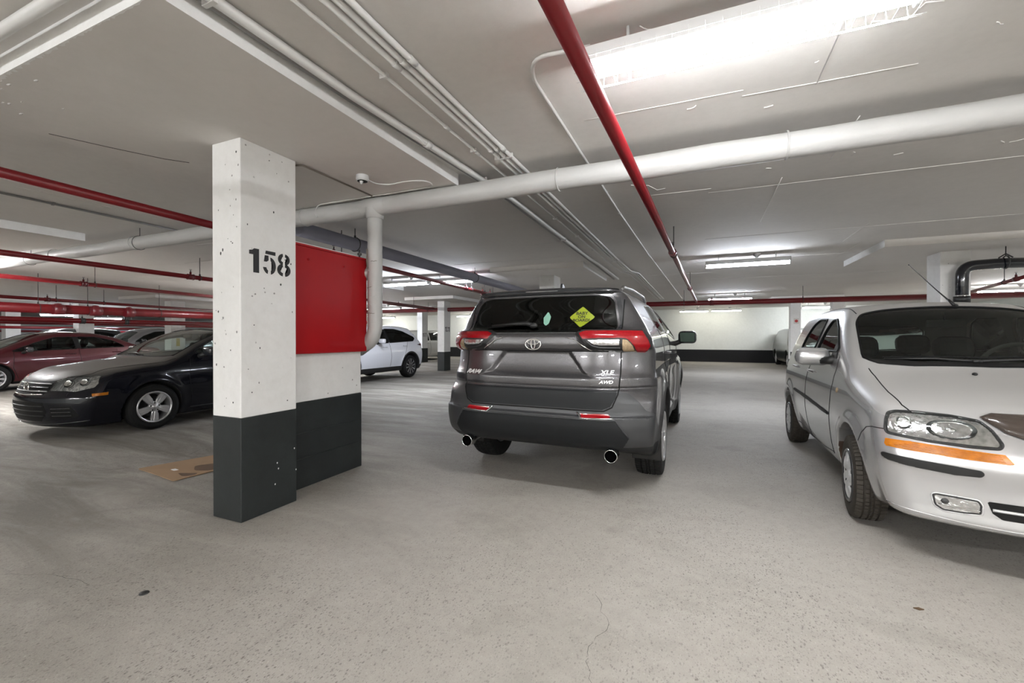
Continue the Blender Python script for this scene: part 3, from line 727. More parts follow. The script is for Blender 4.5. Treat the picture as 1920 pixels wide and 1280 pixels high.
def make_suv_dark():
    f = suv_dark()
    win = [
        ('rear_window', 'r', sym([(0, 1.633), (-.50, 1.630), (-.575, 1.618), (-.612, 1.58), (-.652, 1.39), (-.648, 1.362), (-.40, 1.338), (0, 1.332)]), .008, 'g_dark', dict(x=-.3, tr=.006)),
        ('rear_door_window', 's', [(.22, 1.385), (.34, 1.60), (.95, 1.645), (1.02, 1.63), (1.0, 1.36), (.5, 1.345)], .008, 'g_dark', dict(trim=None)),
        ('front_door_window', 's', [(1.09, 1.365), (1.10, 1.625), (1.45, 1.60), (1.85, 1.42), (2.12, 1.28), (2.05, 1.27)], .008, 'g_dark', dict(trim=None)),
        ('windscreen', 't', [(1.70, 0), (1.72, -.48), (1.80, -.60), (2.38, -.74), (2.46, -.5), (2.50, 0), (2.46, .5), (2.38, .74), (1.80, .60), (1.72, .48)], .0, 'g_clear', dict(z=1.05)),
    ]
    bump = [(-1.2, .885), (-.88, .87), (-.845, .845), (-.80, .72), (-.53, .55), (-.42, .40), (-.42, .1), (-1.2, .1)]
    zones = [
        ('bumper_valance', 'plastd', lambda V: np.maximum(V[:, 2] - .428, V[:, 0] + .50)),
        ('rear_bumper', 'plastg', lambda V: polysd(V[:, 0], V[:, 2], bump)),
        ('underbody', 'seal', lambda V: V[:, 2] - np.where(V[:, 0] < -.3, .30, .275)),
        ('cladding', 'plast', lambda V: np.minimum(np.maximum(np.min([np.hypot(V[:, 0] - a, V[:, 2] - .377) for a in (0, 2.69)], 0) - .495, .6 - np.abs(V[:, 1])), np.maximum(V[:, 2] - .42, .6 - np.abs(V[:, 1])))),
    ]
    r = build_car('suv_car', 'dark grey metallic SUV parked tail towards the camera, yellow diamond sign in its rear window', 'car', (-1.235, 4.31, 0), math.radians(90 - .8),
                  f, (-1.15, 0, .15), (3.75, 1.06, 1.80), .0145, 'paint_grey', win, zones, (0, 2.69), .435, .377)
    add_wheels(r, (2.69, 0), .832, .365, .235, .225, 'ten', True)
    # side glazing frames: bright line under the roof and belt
    for sg in (1, -1):
        for nm, w in (('rear', win[1]), ('front', win[2])):
            seam(r, 'window_trim', f, 's', outline(w[2], .008), .006, M['steel'], sg, True)
        seam(r, 'door_gap', f, 's', [(1.05, 1.63), (1.05, 1.30), (1.02, .60), (.95, .42)], .0035, M['seal'], sg)
        seam(r, 'door_gap', f, 's', [(.25, 1.37), (.30, 1.1), (.52, .86), (.56, .45)], .0035, M['seal'], sg)
        seam(r, 'door_gap', f, 's', [(2.2, 1.25), (2.18, .9), (2.1, .45)], .0035, M['seal'], sg)
        handle(r, f, .60, 1.13, sg, 'paint_grey'); handle(r, f, 1.60, 1.10, sg, 'paint_grey')
        mirror(r, 2.02, 1.08, 1.29, sg, 'paint_dk', (.085, .115, .085))
        between([(-.30, sg * .60, 1.715), (-.22, sg * .605, 1.755), (.2, sg * .625, 1.765), (1.0, sg * .63, 1.76), (1.32, sg * .61, 1.735), (1.4, sg * .6, 1.71)], .016, 'roof_rail', M['steel'], r)
    # lights
    for s in (1, -1):
        q = (lambda L: L) if s < 0 else mir
        patch(r, 'lamp_housing', f, 'r', q([(-.345, 1.322), (-.415, 1.352), (-.69, 1.353), (-.83, 1.35), (-.905, 1.27), (-.905, 1.20), (-.70, 1.168), (-.66, 1.172), (-.63, 1.193), (-.46, 1.200), (-.425, 1.25)]), M['plast'], .004, .010, .011)
        lens = patch(r, 'tail_lamp_red', f, 'r', q([(-.385, 1.316), (-.43, 1.334), (-.688, 1.335), (-.83, 1.337), (-.872, 1.274), (-.889, 1.223), (-.857, 1.170), (-.80, 1.172), (-.784, 1.224), (-.74, 1.276), (-.694, 1.286), (-.42, 1.277)]), M['redlens'], .003, .022, .009)
        patch(r, 'tail_lamp_clear', f, 'r', q([(-.452, 1.270), (-.685, 1.276), (-.685, 1.228), (-.54, 1.228), (-.49, 1.240)]), M['clearlens'], .003, .018, .009)
        patch(r, 'turn_lamp', f, 'r', q([(-.705, 1.276), (-.738, 1.268), (-.775, 1.225), (-.788, 1.178), (-.70, 1.178)]), M['amberclear'], .003, .018, .008)
        seam(r, 'lamp_trim', f, 'r', q([(-.44, 1.262), (-.49, 1.228), (-.545, 1.216), (-.685, 1.212)]), .006, M['plastg'], 1, False, lift=.012)
        patch(r, 'bumper_reflector', f, 'r', q([(-.40, .690), (-.612, .692), (-.630, .672), (-.415, .668)]), M['redrefl'], .003, .010, .008)
        seam(r, 'reflector_trim', f, 'r', q([(-.372, .700), (-.41, .660), (-.655, .664)]), .006, M['chrome'], lift=.004)
        b = MB(); b.lathe([(-.50, .030), (-.86, .034), (-.90, .0445), (-.952, .0455), (-.956, .048), (-.95, .051), (-.87, .052), (-.86, .040)], 28, 'x', (0, s * .635, .372)); ex = b.obj('exhaust_tip', M['chrome'], r)
        b = MB(); b.lathe([(-.935, .0), (-.935, .0445)], 24, 'x', (0, s * .635, .372)); b.lathe([(-.953, .0448), (-.935, .0445)], 24, 'x', (0, s * .635, .372)); b.obj('exhaust_shade_disc', M['void'], ex)  # black disc near the tip stands in for the shaded depth inside
        b = MB(); b.box(-.455, -.44, s * .84 - .125, s * .84 + .115, .25, .58, .008, Matrix.Rotation(.10, 3, 'Y'), (-.45, 0, .5)); b.obj('mud_flap', M['well'], r)
    patch(r, 'brake_lamp', f, 'r', [(-.15, 1.690), (.15, 1.690), (.15, 1.680), (-.15, 1.680)], M['clearlens'], .003, .006, .006)
    patch(r, 'spoiler_face', f, 'r', sym([(0, 1.655), (-.60, 1.648), (-.615, 1.672), (-.56, 1.700), (0, 1.706)]), M['paint_dk'], .003, .004, .014)
    for s in (1, -1): patch(r, 'rear_window_surround', f, 'r', ((lambda L: L) if s < 0 else mir)([(-.588, 1.645), (-.66, 1.63), (-.688, 1.50), (-.690, 1.36), (-.662, 1.358), (-.672, 1.40), (-.632, 1.59)]), M['paint_dk'], .002, .004, .012)
    # tailgate
    patch(r, 'tailgate_garnish', f, 'r', [(-.29, 1.278), (.29, 1.278), (.345, 1.262), (.475, 1.182), (-.475, 1.182), (-.345, 1.262)], M['paint_grey'], .003, .013, .010)
    seam(r, 'garnish_line', f, 'r', [(-.60, 1.176), (-.475, 1.178), (.475, 1.178), (.60, 1.176)], .005, M['seal'], lift=.002)
    for s in (1, -1): seam(r, 'garnish_bead', f, 'r', [(s * .29, 1.286), (s * .352, 1.268), (s * .49, 1.186)], .004, M['chrome'], lift=.012)
    seam(r, 'tailgate_bead', f, 'r', [(-.36, 1.322), (.36, 1.322)], .006, M['paint_grey'], lift=.004)
    patch(r, 'tailgate_lower_trim', f, 'r', [(-.672, .868), (.672, .868), (.664, .82), (.625, .75), (.57, .728), (-.57, .728), (-.625, .75), (-.664, .82)], M['plastd'], .004, .010, .014)
    seam(r, 'tailgate_gap', f, 'r', [(-.69, 1.60), (-.692, 1.35), (-.69, 1.17), (-.692, .985), (-.68, .845), (-.640, .745), (-.58, .715), (.58, .715), (.640, .745), (.68, .845), (.692, .985), (.69, 1.17), (.692, 1.35), (.69, 1.60)], .0055, M['seal'])
    patch(r, 'bumper_lower_panel', f, 'r', [(-.665, .645), (.665, .645), (.765, .51), (.72, .435), (.70, .40), (-.70, .40), (-.72, .435), (-.765, .51)], M['plastd'], .004, .012, .02)
    seam(r, 'bumper_ridge', f, 'r', [(-.76, .515), (-.668, .652), (.668, .652), (.76, .515)], .007, M['plastg'], lift=.004)  # lighter tube added as a highlight along the panel edge
    # emblem: a wide ring, an upright ring and a flat ring inside it
    p, n = on_body(f, 'r', (0, 1.232)); bx = p.x - .020
    ring = lambda cy, cz, ry, rz_, t: [(bx, cy + ry * math.cos(a), cz + rz_ * math.sin(a)) for a in [2 * math.pi * k / 40 for k in range(40)]]
    b = MB()
    for cy, cz, ry, rz_, t in ((0, 1.232, .067, .045, .0055), (0, 1.250, .050, .0185, .004), (0, 1.234, .017, .040, .004)): b.tube(ring(cy, cz, ry, rz_, t), t, 8, closed=True)
    b.obj('emblem', M['chrome'], r)
    for tx, uv, size, sh in (('RAV4', (.588, .985), .058, .3), ('XLE', (-.590, 1.010), .048, .3), ('AWD', (-.590, .938), .034, .3)):
        me = place(text_mesh(tx, size, .003, .0012, sh, 1.25), f, 'r', uv, .004); link('badge', me, M['badge'], r)
    seam(r, 'badge_stroke', f, 'r', [(-.545, .968), (-.640, .972)], .003, M['badge'], lift=.003)
    # wiper
    S, n_, _ = onsurf(f, np.array([[.03, 1.375], [.10, 1.395], [.22, 1.392], [.42, 1.372], [.47, 1.366]]), 'r'); P = [Vector(a) + Vector(c) * .022 for a, c in zip(S, n_)]
    b = MB(); b.ball(P[0], .03, 2, (.8, 1.3, .8)); b.tube(P[:4], [.020, .018, .012, .008], 8); w = b.obj('rear_wiper', M['plast'], r)
    b = MB(); b.tube([Vector(a) + Vector(c) * .008 for a, c in zip(S[1:], n_[1:])], .006, 6); b.obj('wiper_blade', M['seal'], w)
    b = MB(); b.prism([(-.09, 0), (.09, 0), (-.02, .075), (-.06, .085), (-.075, .06)], .022, Matrix(((1, 0, 0, -.12), (0, 0, 1, -.011), (0, 1, 0, 1.735), (0, 0, 0, 1))), .004); b.obj('roof_antenna_fin', M['paint_dk'], r)
    seats(r, (.62,), (-.4, 0, .4), .48); seats(r, (1.5,), (-.4, .4), .45); dashboard(r, 2.25, 1.10, .7, .38); floorpan(r, -.6, 2.5, .75, .42)
    # things in or on the rear window
    sign = empty('warning_sign', 'yellow diamond baby on board sign on the rear window of the dark grey SUV', 'sign', (0, 0, 0))
    sg = patch(sign, 'sign_board', f, 'r', [(-.278, 1.455), (-.372, 1.535), (-.470, 1.455), (-.372, 1.380)], M['signy'], .008, .004, .012, .005)
    for tx, z, s in (('BABY', 1.484, .036), ('ON', 1.455, .034), ('BOARD!', 1.426, .034)):
        me = place(text_mesh(tx, s, .0006, .0010, 0, 1.15), f, 'r', (-.372, z), .0052); link('sign_lettering', me, M['signk'], sign)
    sign.location = r.location; sign.rotation_euler = r.rotation_euler
    fr = empty('air_freshener', 'pale green leaf-shaped air freshener at the middle of the dark grey SUV rear window', 'air freshener', r.location, r.rotation_euler.z)
    patch(fr, 'freshener_leaf', f, 'r', [(-.075, 1.50), (-.098, 1.462), (-.088, 1.41), (-.07, 1.395), (-.052, 1.41), (-.045, 1.455)], M['mint'], .006, .003, .010, .005)
    return r

# ---------------------------------------------------------------- car 2: the silver hatchback
def make_hatch():
    f = hatch_silver()
    ws = [(.27, 0), (.285, -.38), (.33, -.535), (.43, -.595), (.90, -.672), (.99, -.60), (1.05, -.42), (1.085, 0), (1.05, .42), (.99, .60), (.90, .672), (.43, .595), (.33, .535), (.285, .38)]
    fw = [(-.20, 1.165), (-.145, 1.36), (-.06, 1.455), (.10, 1.455), (.30, 1.36), (.56, 1.195), (.55, 1.165)]
    rw = [(-.98, 1.165), (-.93, 1.30), (-.80, 1.425), (-.62, 1.478), (-.29, 1.468), (-.29, 1.33), (-.32, 1.165)]
    win = [('windscreen', 't', ws, .004, 'g_clear', dict(z=.9, tr=.008)), ('front_door_window', 's', fw, .012, 'g_side', dict(tr=.010)), ('rear_door_window', 's', rw, .012, 'g_side', dict(tr=.010)),
           ('rear_window', 'r', sym([(0, 1.44), (-.45, 1.43), (-.55, 1.38), (-.60, 1.15), (0, 1.12)]), .01, 'g_side', dict(x=-1.0))]
    zones = [('underbody', 'seal', lambda V: V[:, 2] - np.where(V[:, 0] > 1.4, .252, .222))]
    r = build_car('hatchback_car', 'silver small hatchback parked nose towards the camera at the right edge', 'car', (1.87, 5.06, 0), math.radians(-91), f,
                  (-2.0, 0, .12), (2.15, .98, 1.62), .0145, 'paint_silver', win, zones, (1.24, -1.24), .347, .295 * 1.04, wellmat='rust')
    add_wheels(r, (1.24, -1.24), .755, .292, .185, .182, 'cover', True, 'rubberdusty', steer=math.radians(-5))
    L = [(-.792, .755), (-.770, .822), (-.705, .846), (-.611, .842), (-.504, .825), (-.436, .787), (-.385, .746), (-.358, .707), (-.398, .694), (-.512, .706), (-.65, .717), (-.78, .725)]
    L = rounded([(-.792, .737), (-.781, .791), (-.764, .829), (-.729, .841), (-.647, .845), (-.513, .841), (-.412, .826), (-.381, .787), (-.357, .719), (-.37, .700), (-.475, .696), (-.638, .702), (-.787, .717)], .012, 3)
    A = [(-.803, .652), (-.796, .684), (-.70, .686), (-.555, .680), (-.355, .672), (-.326, .632), (-.342, .624), (-.54, .630), (-.70, .636), (-.795, .640)]
    B = [(-.816, .585), (-.812, .600), (-.72, .592), (-.52, .582), (-.445, .576), (-.434, .560), (-.446, .543), (-.54, .537), (-.72, .548), (-.80, .563)]
    FG = [(-.626, .410), (-.610, .420), (-.539, .420), (-.452, .418), (-.438, .392), (-.443, .342), (-.52, .332), (-.585, .330), (-.617, .352)]
    FG = rounded(FG, .010, 3); B = rounded(B, .012, 3)
    GR = [(-.42, .417), (-.2, .420), (.2, .420), (.42, .417), (.403, .363), (.37, .338), (-.37, .338), (-.403, .363)]
    for s in (1, -1):
        q = (lambda P: P) if s < 0 else mir
        hl = patch(r, 'headlamp', f, 'f', q(L), M['plast'], .006, .002, .009, .008)
        patch(hl, 'headlamp_bowl', f, 'f', q(L), M['clearlens'], -.004, .006, .007, .010)
        p, n = on_body(f, 'f', (s * .535, .772)); b = MB(); b.lathe([(.014, .058), (.011, .056), (.000, .042), (-.003, .02), (.004, .014), (.008, .010), (.009, 0)], 32, 'x'); me = b.mesh('high_beam_reflector'); me.transform(Matrix.Diagonal((1, 1.75, 1, 1))); me.transform(Matrix.Translation(p + n * .001) @ n.to_track_quat('X', 'Z').to_matrix().to_4x4()); link('high_beam_reflector', me, M['reflector'], hl)
        p, n = on_body(f, 'f', (s * .715, .783)); b = MB(); b.lathe([(.014, .038), (.012, .036), (.003, .027), (.0, .012), (.006, 0)], 24, 'x'); me = b.mesh('low_beam_reflector'); me.transform(Matrix.Translation(p + n * .002) @ n.to_track_quat('X', 'Z').to_matrix().to_4x4()); link('low_beam_reflector', me, M['reflector'], hl)
        patch(hl, 'headlamp_cover', f, 'f', q(L), M['lens'], .002, .020, .009, .012); seam(hl, 'headlamp_rim', f, 'f', outline(q(L), .005), .0042, M['plast'], 1, True)
        am = patch(r, 'turn_lamp', f, 'f', q(A), M['amber'], .002, .010, .007, .007)
        for k in range(5): seam(am, 'lens_rib', f, 'f', [(s * (.785 - .02 * k), .648 + .006 * k), (s * .56, .640 + .008 * k), (s * (.36 + .004 * k), .634 + .0075 * k)], .0016, M['amber'], lift=.0102)
        patch(r, 'bumper_strip', f, 'f', q(B), M['plast'], .003, .016, .008, .010)
        fg = patch(r, 'fog_lamp', f, 'f', q(FG), M['plast'], .009, .001, .008, .008); patch(fg, 'fog_lamp_lens', f, 'f', q(FG), M['clearlens'], -.008, .006, .006, .006); p, n = on_body(f, 'f', (s * .575, .385)); b = MB(); b.ball(p + n * .006, .016, 2, (.6, 1.2, 1)); b.obj('fog_lamp_bulb', M['darksteel'], fg); seam(fg, 'fog_lamp_bar', f, 'f', q([(-.60, .365), (-.45, .362)]), .004, M['reflector'], lift=.006); seam(fg, 'fog_lamp_rim', f, 'f', outline(q(FG), .001), .0035, M['cover'], 1, True)
        seam(r, 'bonnet_gap', f, 't', [(1.04, s * .672), (1.16, s * .668), (1.5, s * .694), (1.70, s * .690), (1.80, s * .655)], .0038, M['seal'])
        seam(r, 'fender_gap', f, 's', [(1.505, .60), (1.52, .66), (1.60, .712), (1.70, .732), (1.77, .735)], .0028, M['seal'], s)
        seam(r, 'door_gap', f, 's', [(.66, 1.13), (.70, .9), (.66, .60), (.60, .30)], .003, M['seal'], s)
        seam(r, 'door_gap', f, 's', [(-.25, 1.16), (-.30, .9), (-.33, .45), (-.30, .27)], .003, M['seal'], s)
        seam(r, 'door_gap', f, 's', [(.60, .315), (.2, .275), (-.30, .27), (-.85, .32)], .003, M['seal'], s)
        patch(r, 'door_strip', f, 's', [(-.90, .700), (-.26, .690), (.62, .655), (.66, .640), (.62, .630), (-.26, .656), (-.90, .672)], M['plast'], .003, .014, .010, .008, sgn=s)
        p, n = on_body(f, 's', (.86, .866), s); b = MB(); b.lathe([(-.01, .022), (.004, .021), (.007, .014), (.008, 0)], 20, 'x'); me = b.mesh('side_repeater'); me.transform(Matrix.Translation(p) @ n.to_track_quat('X', 'Z').to_matrix().to_4x4()); link('side_repeater', me, M['amberclear'], r)
        handle(r, f, -.12, .95, s, 'paint_silver'); handle(r, f, -.95, .95, s, 'paint_silver')
        b = MB(); b.box(-.085, .06, -.135, .135, -.078, .078, .062); bmesh.ops.translate(b.b, verts=b.b.verts[:], vec=(.40, s * .905, 1.115))
        for q_ in b.b.faces: q_.smooth = True
        m = b.obj('side_mirror', M['paint_silver'], r)
        b = MB(); b.tube([(.41, s * .86, 1.085), (.47, s * .80, 1.085), (.50, s * .73, 1.10)], [.035, .036, .05], 10); b.obj('mirror_foot', M['plast'], m)
        b = MB(); b.box(.311, .319, s * .905 - .10, s * .905 + .10, 1.06, 1.165, .003); b.obj('mirror_glass', M['mirrorglass'], m)
        patch(r, 'mirror_sail', f, 's', [(.40, 1.11), (.60, 1.11), (.56, 1.18), (.44, 1.25)], M['plast'], .006, .006, .012, .008, sgn=s)
        seam(r, 'wiper_sweep_edge', f, 't', [(1.0, s * .5), (1.01, s * .52)], .002, M['seal'])
    # bonnet deflector and grille
    D = [(-.40, .842), (-.35, .862), (0, .868), (.35, .862), (.40, .842), (.33, .78), (.27, .757), (0, .752), (-.27, .757), (-.33, .78)]
    patch(r, 'bonnet_deflector', f, 'f', D, pm('smoked_brown_deflector', (.055, .042, .035), .16, coat=.6), .004, .034, .009, .05, sink=-.006)
    gr = patch(r, 'lower_grille', f, 'f', GR, M['seal'], .003, .003, .008, .004, sink=-.0012)
    for z, t in ((.379, .008),): seam(gr, 'grille_bar', f, 'f', [(-.405, z), (0, z + .002), (.405, z)], t, M['cover'], lift=.003)
    for k in range(9): seam(gr, 'grille_bar', f, 'f', [(-.36 + .09 * k, .345), (-.36 + .09 * k, .412)], .003, M['plast'], lift=-.004)
    seam(r, 'bumper_crease', f, 'f', [(-.78, .30), (-.5, .283), (0, .28), (.5, .283), (.78, .30)], .004, M['paint_silver'], lift=.001)
    patch(r, 'upper_grille', f, 'f', [(-.20, .735), (.20, .735), (.16, .655), (-.16, .655)], M['seal'], .01, .004, .008, .004, sink=-.0015)
    b = MB(); p, n = on_body(f, 'f', (0, .70)); b.tube([(p.x + .012, .075 * math.cos(a), .70 + .04 * math.sin(a)) for a in [2 * math.pi * k / 24 for k in range(24)]], .008, 6, closed=True); b.obj('grille_ring', M['chrome'], r)
    # windscreen details
    cow = patch(r, 'cowl_grille', f, 't', [(.92, -.655), (1.0, -.585), (1.06, -.41), (1.094, 0), (1.06, .41), (1.0, .585), (.92, .655), (.95, .50), (1.005, .35), (1.03, 0), (1.005, -.35), (.95, -.50)], M['plast'], .0, .004, .012, .008)
    for y0, y1 in ((-.10, .50), (-.56, .0)):
        S, n_, _ = onsurf(f, np.array([[1.045, y0 if y0 > -.2 else -.05], [1.0, (y0 + y1) / 2], [.965, y1 if y0 > -.2 else y0]]), 't')
        P = [Vector(a) + Vector(c) * .02 for a, c in zip(S, n_)]; b = MB(); b.tube(P, [.011, .009, .006], 6); w = b.obj('wiper_arm', M['plast'], r)
        S, n_, _ = onsurf(f, np.array([[1.01 - .0 * k, (y0 if y0 > -.2 else y1) + (y1 - y0) * (1 if y0 > -.2 else -1) * k / 6] for k in range(7)]) - np.array([[.02 + .004 * k * 2.2, 0] for k in range(7)]), 't'); b = MB(); b.tube([Vector(a) + Vector(c) * .012 for a, c in zip(S, n_)], .006, 6); b.obj('wiper_blade', M['seal'], w)
    for s in (1, -1):
        p, n = on_body(f, 't', (1.222, s * .16)); b = MB(); b.ball(p + n * .006, .018, 2, (1, .8, .6)); b.obj('washer_jet', M['plast'], r)
    p, n = on_body(f, 't', (.26, .12)); b = MB(); b.ball(p + n * .008, .022, 2, (1, .8, .6)); b.tube([p, p + Vector((-.04, -.03, .06))], [.014, .010], 8); a0 = b.obj('antenna', M['plast'], r)
    b = MB(); t = Vector((-.56, -.12, .44)); b.tube([p + Vector((-.03, -.02, .04)), p + t * .3 + Vector((-.02, -.02, .03)), p + t], [.007, .004, .0025], 6); b.ball(p + t, .006, 1); b.obj('antenna_mast', M['plast'], a0)
    seam(r, 'roof_gap', f, 't', [(.30, -.56), (-.2, -.545), (-1.2, -.52)], .004, M['seal']); seam(r, 'roof_gap', f, 't', [(.30, .56), (-.2, .545), (-1.2, .52)], .004, M['seal'])
    seats(r, (.05,), (-.36, .36), .34); seats(r, (-.85,), (-.36, .36), .36); dashboard(r, .92, 1.0, .66, .36); floorpan(r, -1.5, 1.0, .68, .26)
    b = MB(); b.box(.395, .42, -.12, .12, 1.365, 1.43, .01); b.tube([(.40, 0, 1.43), (.36, 0, 1.50)], .008, 6); b.obj('rear_view_mirror', M['plast'], r)
    b = MB(); b.box(.40, .405, .29, .44, 1.02, 1.06, .002); b.obj('airbag_badge', M['maroon'], r)
    return r

# ---------------------------------------------------------------- car 3: the black sedan
def make_sedan_black():
    f = sedan_black()
    ws = [(.20, 0), (.22, -.42), (.30, -.60), (.40, -.655), (.98, -.735), (1.04, -.60), (1.09, -.35), (1.105, 0), (1.09, .35), (1.04, .60), (.98, .735), (.40, .655), (.30, .60), (.22, .42)]
    win = [('windscreen', 't', ws, .004, 'g_clear', dict(z=.9, tr=.007)),
           ('front_door_window', 's', [(-.28, 1.06), (-.25, 1.36), (.05, 1.365), (.35, 1.28), (.70, 1.09), (.70, 1.05)], .01, 'g_clear', {}), ('rear_door_window', 's', [(-.36, 1.06), (-.34, 1.36), (-.75, 1.33), (-1.05, 1.16), (-1.08, 1.09)], .01, 'g_clear', {}),
           ('rear_window', 't', [(-1.0, -.50), (-1.0, .50), (-1.48, .60), (-1.48, -.60)], .01, 'g_clear', dict(z=.9))]
    zones = [('underbody', 'seal', lambda V: V[:, 2] - .175)]
    r = build_car('sedan_car', 'black sedan with dusty bonnet parked beside the number pillar', 'car', (-7.86, 4.87, 0), math.radians(-90), f, (-2.45, 0, .1), (2.47, 1.0, 1.55), .017, 'paint_black', win, zones, (1.29, -1.29), .36, .315)
    add_wheels(r, (1.29, -1.29), .785, .318, .205, .213, 'five', False, spin=math.pi / 5)
    HL = [(.43, .622), (.435, .735), (.525, .785), (.70, .800), (.805, .790), (.845, .70), (.835, .655), (.70, .608), (.62, .618)]
    for s in (1, -1):
        q = (lambda P: P) if s > 0 else mir
        hl = patch(r, 'headlamp', f, 'f', q(HL), M['clearlens'], .006, .003, .010, .008)
        for yy, zz, rr in ((.60, .70, .055), (.74, .715, .050)):
            p, n = on_body(f, 'f', (s * yy, zz)); b = MB(); b.lathe([(.012, rr), (.010, rr - .003), (.001, rr * .6), (.004, .012), (.007, 0)], 24, 'x'); me = b.mesh('lamp_reflector'); me.transform(Matrix.Translation(p + n * .002) @ n.to_track_quat('X', 'Z').to_matrix().to_4x4()); link('lamp_reflector', me, M['reflector'], hl)
        patch(hl, 'headlamp_cover', f, 'f', q(HL), M['lens'], .004, .018, .011, .012)
        patch(r, 'side_marker', f, 's', [(1.81, .585), (1.96, .575), (1.96, .545), (1.815, .552)], M['amber'], .004, .008, .010, .006, sgn=s)
        seam(r, 'bonnet_gap', f, 't', [(2.18, s * .40), (1.90, s * .70), (1.35, s * .785), (.98, s * .80)], .004, M['seal'])
        seam(r, 'door_gap', f, 's', [(.80, 1.02), (.84, .7), (.78, .30)], .004, M['seal'], s); seam(r, 'door_gap', f, 's', [(-.32, 1.04), (-.36, .6), (-.34, .28)], .004, M['seal'], s)
        seam(r, 'sill_line', f, 's', [(.80, .245), (-.85, .245)], .008, M['plast'], s, lift=.004)
        patch(r, 'intake_grille', f, 'f', q([(.50, .425), (.70, .435), (.76, .31), (.72, .285), (.46, .27)]), M['seal'], .008, .003, .012, .01)
        for z in (.40, .355, .31): seam(r, 'intake_bar', f, 'f', q([(.50, z), (.70, z + .004)]), .006, M['paint_dk'], lift=.003)
        handle(r, f, -.15, .90, s, 'paint_dk'); mirror(r, .62, 1.0, 1.08, s, 'paint_dk', (.06, .10, .065))
    g = patch(r, 'radiator_grille', f, 'f', [(-.40, .735), (.40, .735), (.415, .64), (.36, .575), (0, .565), (-.36, .575), (-.415, .64)], M['seal'], .006, .003, .012, .01)
    for z in (.70, .655, .61): seam(g, 'grille_bar', f, 'f', [(-.39, z), (0, z), (.39, z)], .008, M['silver' if z != .655 else 'paint_dk'], lift=.004)
    seam(g, 'grille_frame', f, 'f', [(.36, .573), (0, .563), (-.36, .573)], .007, M['chrome'], lift=.004)
    p, n = on_body(f, 'f', (0, .655)); b = MB(); X = p.x + .022
    b.tube([(X, .062 * math.cos(a), .655 + .062 * math.sin(a)) for a in [2 * math.pi * k / 36 for k in range(36)]], .007, 8, closed=True)
    b.tube([(X, -.026, .655 + .052), (X, 0, .655 + .008), (X, .026, .655 + .052)], .005, 6); b.tube([(X, -.05, .655 + .028), (X, -.024, .655 - .05), (X, 0, .655 - .002), (X, .024, .655 - .05), (X, .05, .655 + .028)], .005, 6); b.obj('emblem', M['chrome'], g)
    b = MB(); b.lathe([(X - .016, 0), (X - .010, .058)], 28, 'x', (0, 0, .655)); b.obj('emblem_plate', M['seal'], g)
    lg = patch(r, 'lower_grille', f, 'f', [(-.40, .48), (.40, .48), (.44, .36), (.33, .235), (-.33, .235), (-.44, .36)], M['seal'], .006, .002, .014, .01)
    for z in (.43, .37, .31): seam(lg, 'grille_bar', f, 'f', [(-.40, z), (0, z), (.40, z)], .007, M['plast'], lift=.002)
    seam(r, 'bumper_edge', f, 'f', [(-.80, .24), (-.5, .205), (0, .20), (.5, .205), (.80, .24)], .006, M['paint_dk'], lift=.002)
    S, n_, _ = onsurf(f, np.array([[1.09, .2], [1.03, -.1], [1.0, -.4]]), 't'); b = MB(); b.tube([Vector(a) + Vector(c) * .015 for a, c in zip(S, n_)], .009, 6); b.obj('wiper_arm', M['plast'], r)
    b = MB(); b.box(.34, .37, -.11, .11, 1.27, 1.34, .012); b.obj('rear_view_mirror', M['trimgrey'], r)
    seats(r, (-.05,), (-.37, .37), .30); seats(r, (-.95,), (-.37, .37), .30); dashboard(r, .85, .96, .70, .37); floorpan(r, -1.5, 1.0, .7, .24)
    return r

# ---------------------------------------------------------------- cars further back
def plain_car(name, label, f, loc, lo, hi, h, paint, win, axles, Ra, az, wheel, zones=(), lamps=(), gaps=(), handles=(), mir_=None, seat=None, dash=None, rz=-90, hpaint=None, group=None):
    r = build_car(name, label, 'car', loc, math.radians(rz), f, lo, hi, h, paint, win, list(zones) + [('underbody', 'seal', lambda V: V[:, 2] - (lo[2] + .13))], axles, Ra, az)
    yw, R, w, rim, st = wheel; add_wheels(r, axles, yw, R, w, rim, st)
    for nm, pl, poly, mt in lamps:
        for s in (1, -1):
            if pl == 's': patch(r, nm, f, pl, poly, M[mt], .004, .008, .016, .01, sgn=s)
            else: patch(r, nm, f, pl, poly if s > 0 else mir(poly), M[mt], .004, .008, .016, .01)
    for g in gaps:
        for s in (1, -1): seam(r, 'door_gap', f, 's', g, .005, M['seal'], s, step=.05)
    for x, z in handles:
        for s in (1, -1): handle(r, f, x, z, s, hpaint or paint)
    if mir_:
        for s in (1, -1): mirror(r, mir_[0], mir_[1], mir_[2], s, mir_[3], (.06, .10, .065))
    if seat: seats(r, seat[0], (-.37, .37), seat[1]); floorpan(r, -1.5, 1.0, .68, seat[1] - .08)
    if dash: dashboard(r, dash[0], dash[1], .66, .36)
    return r

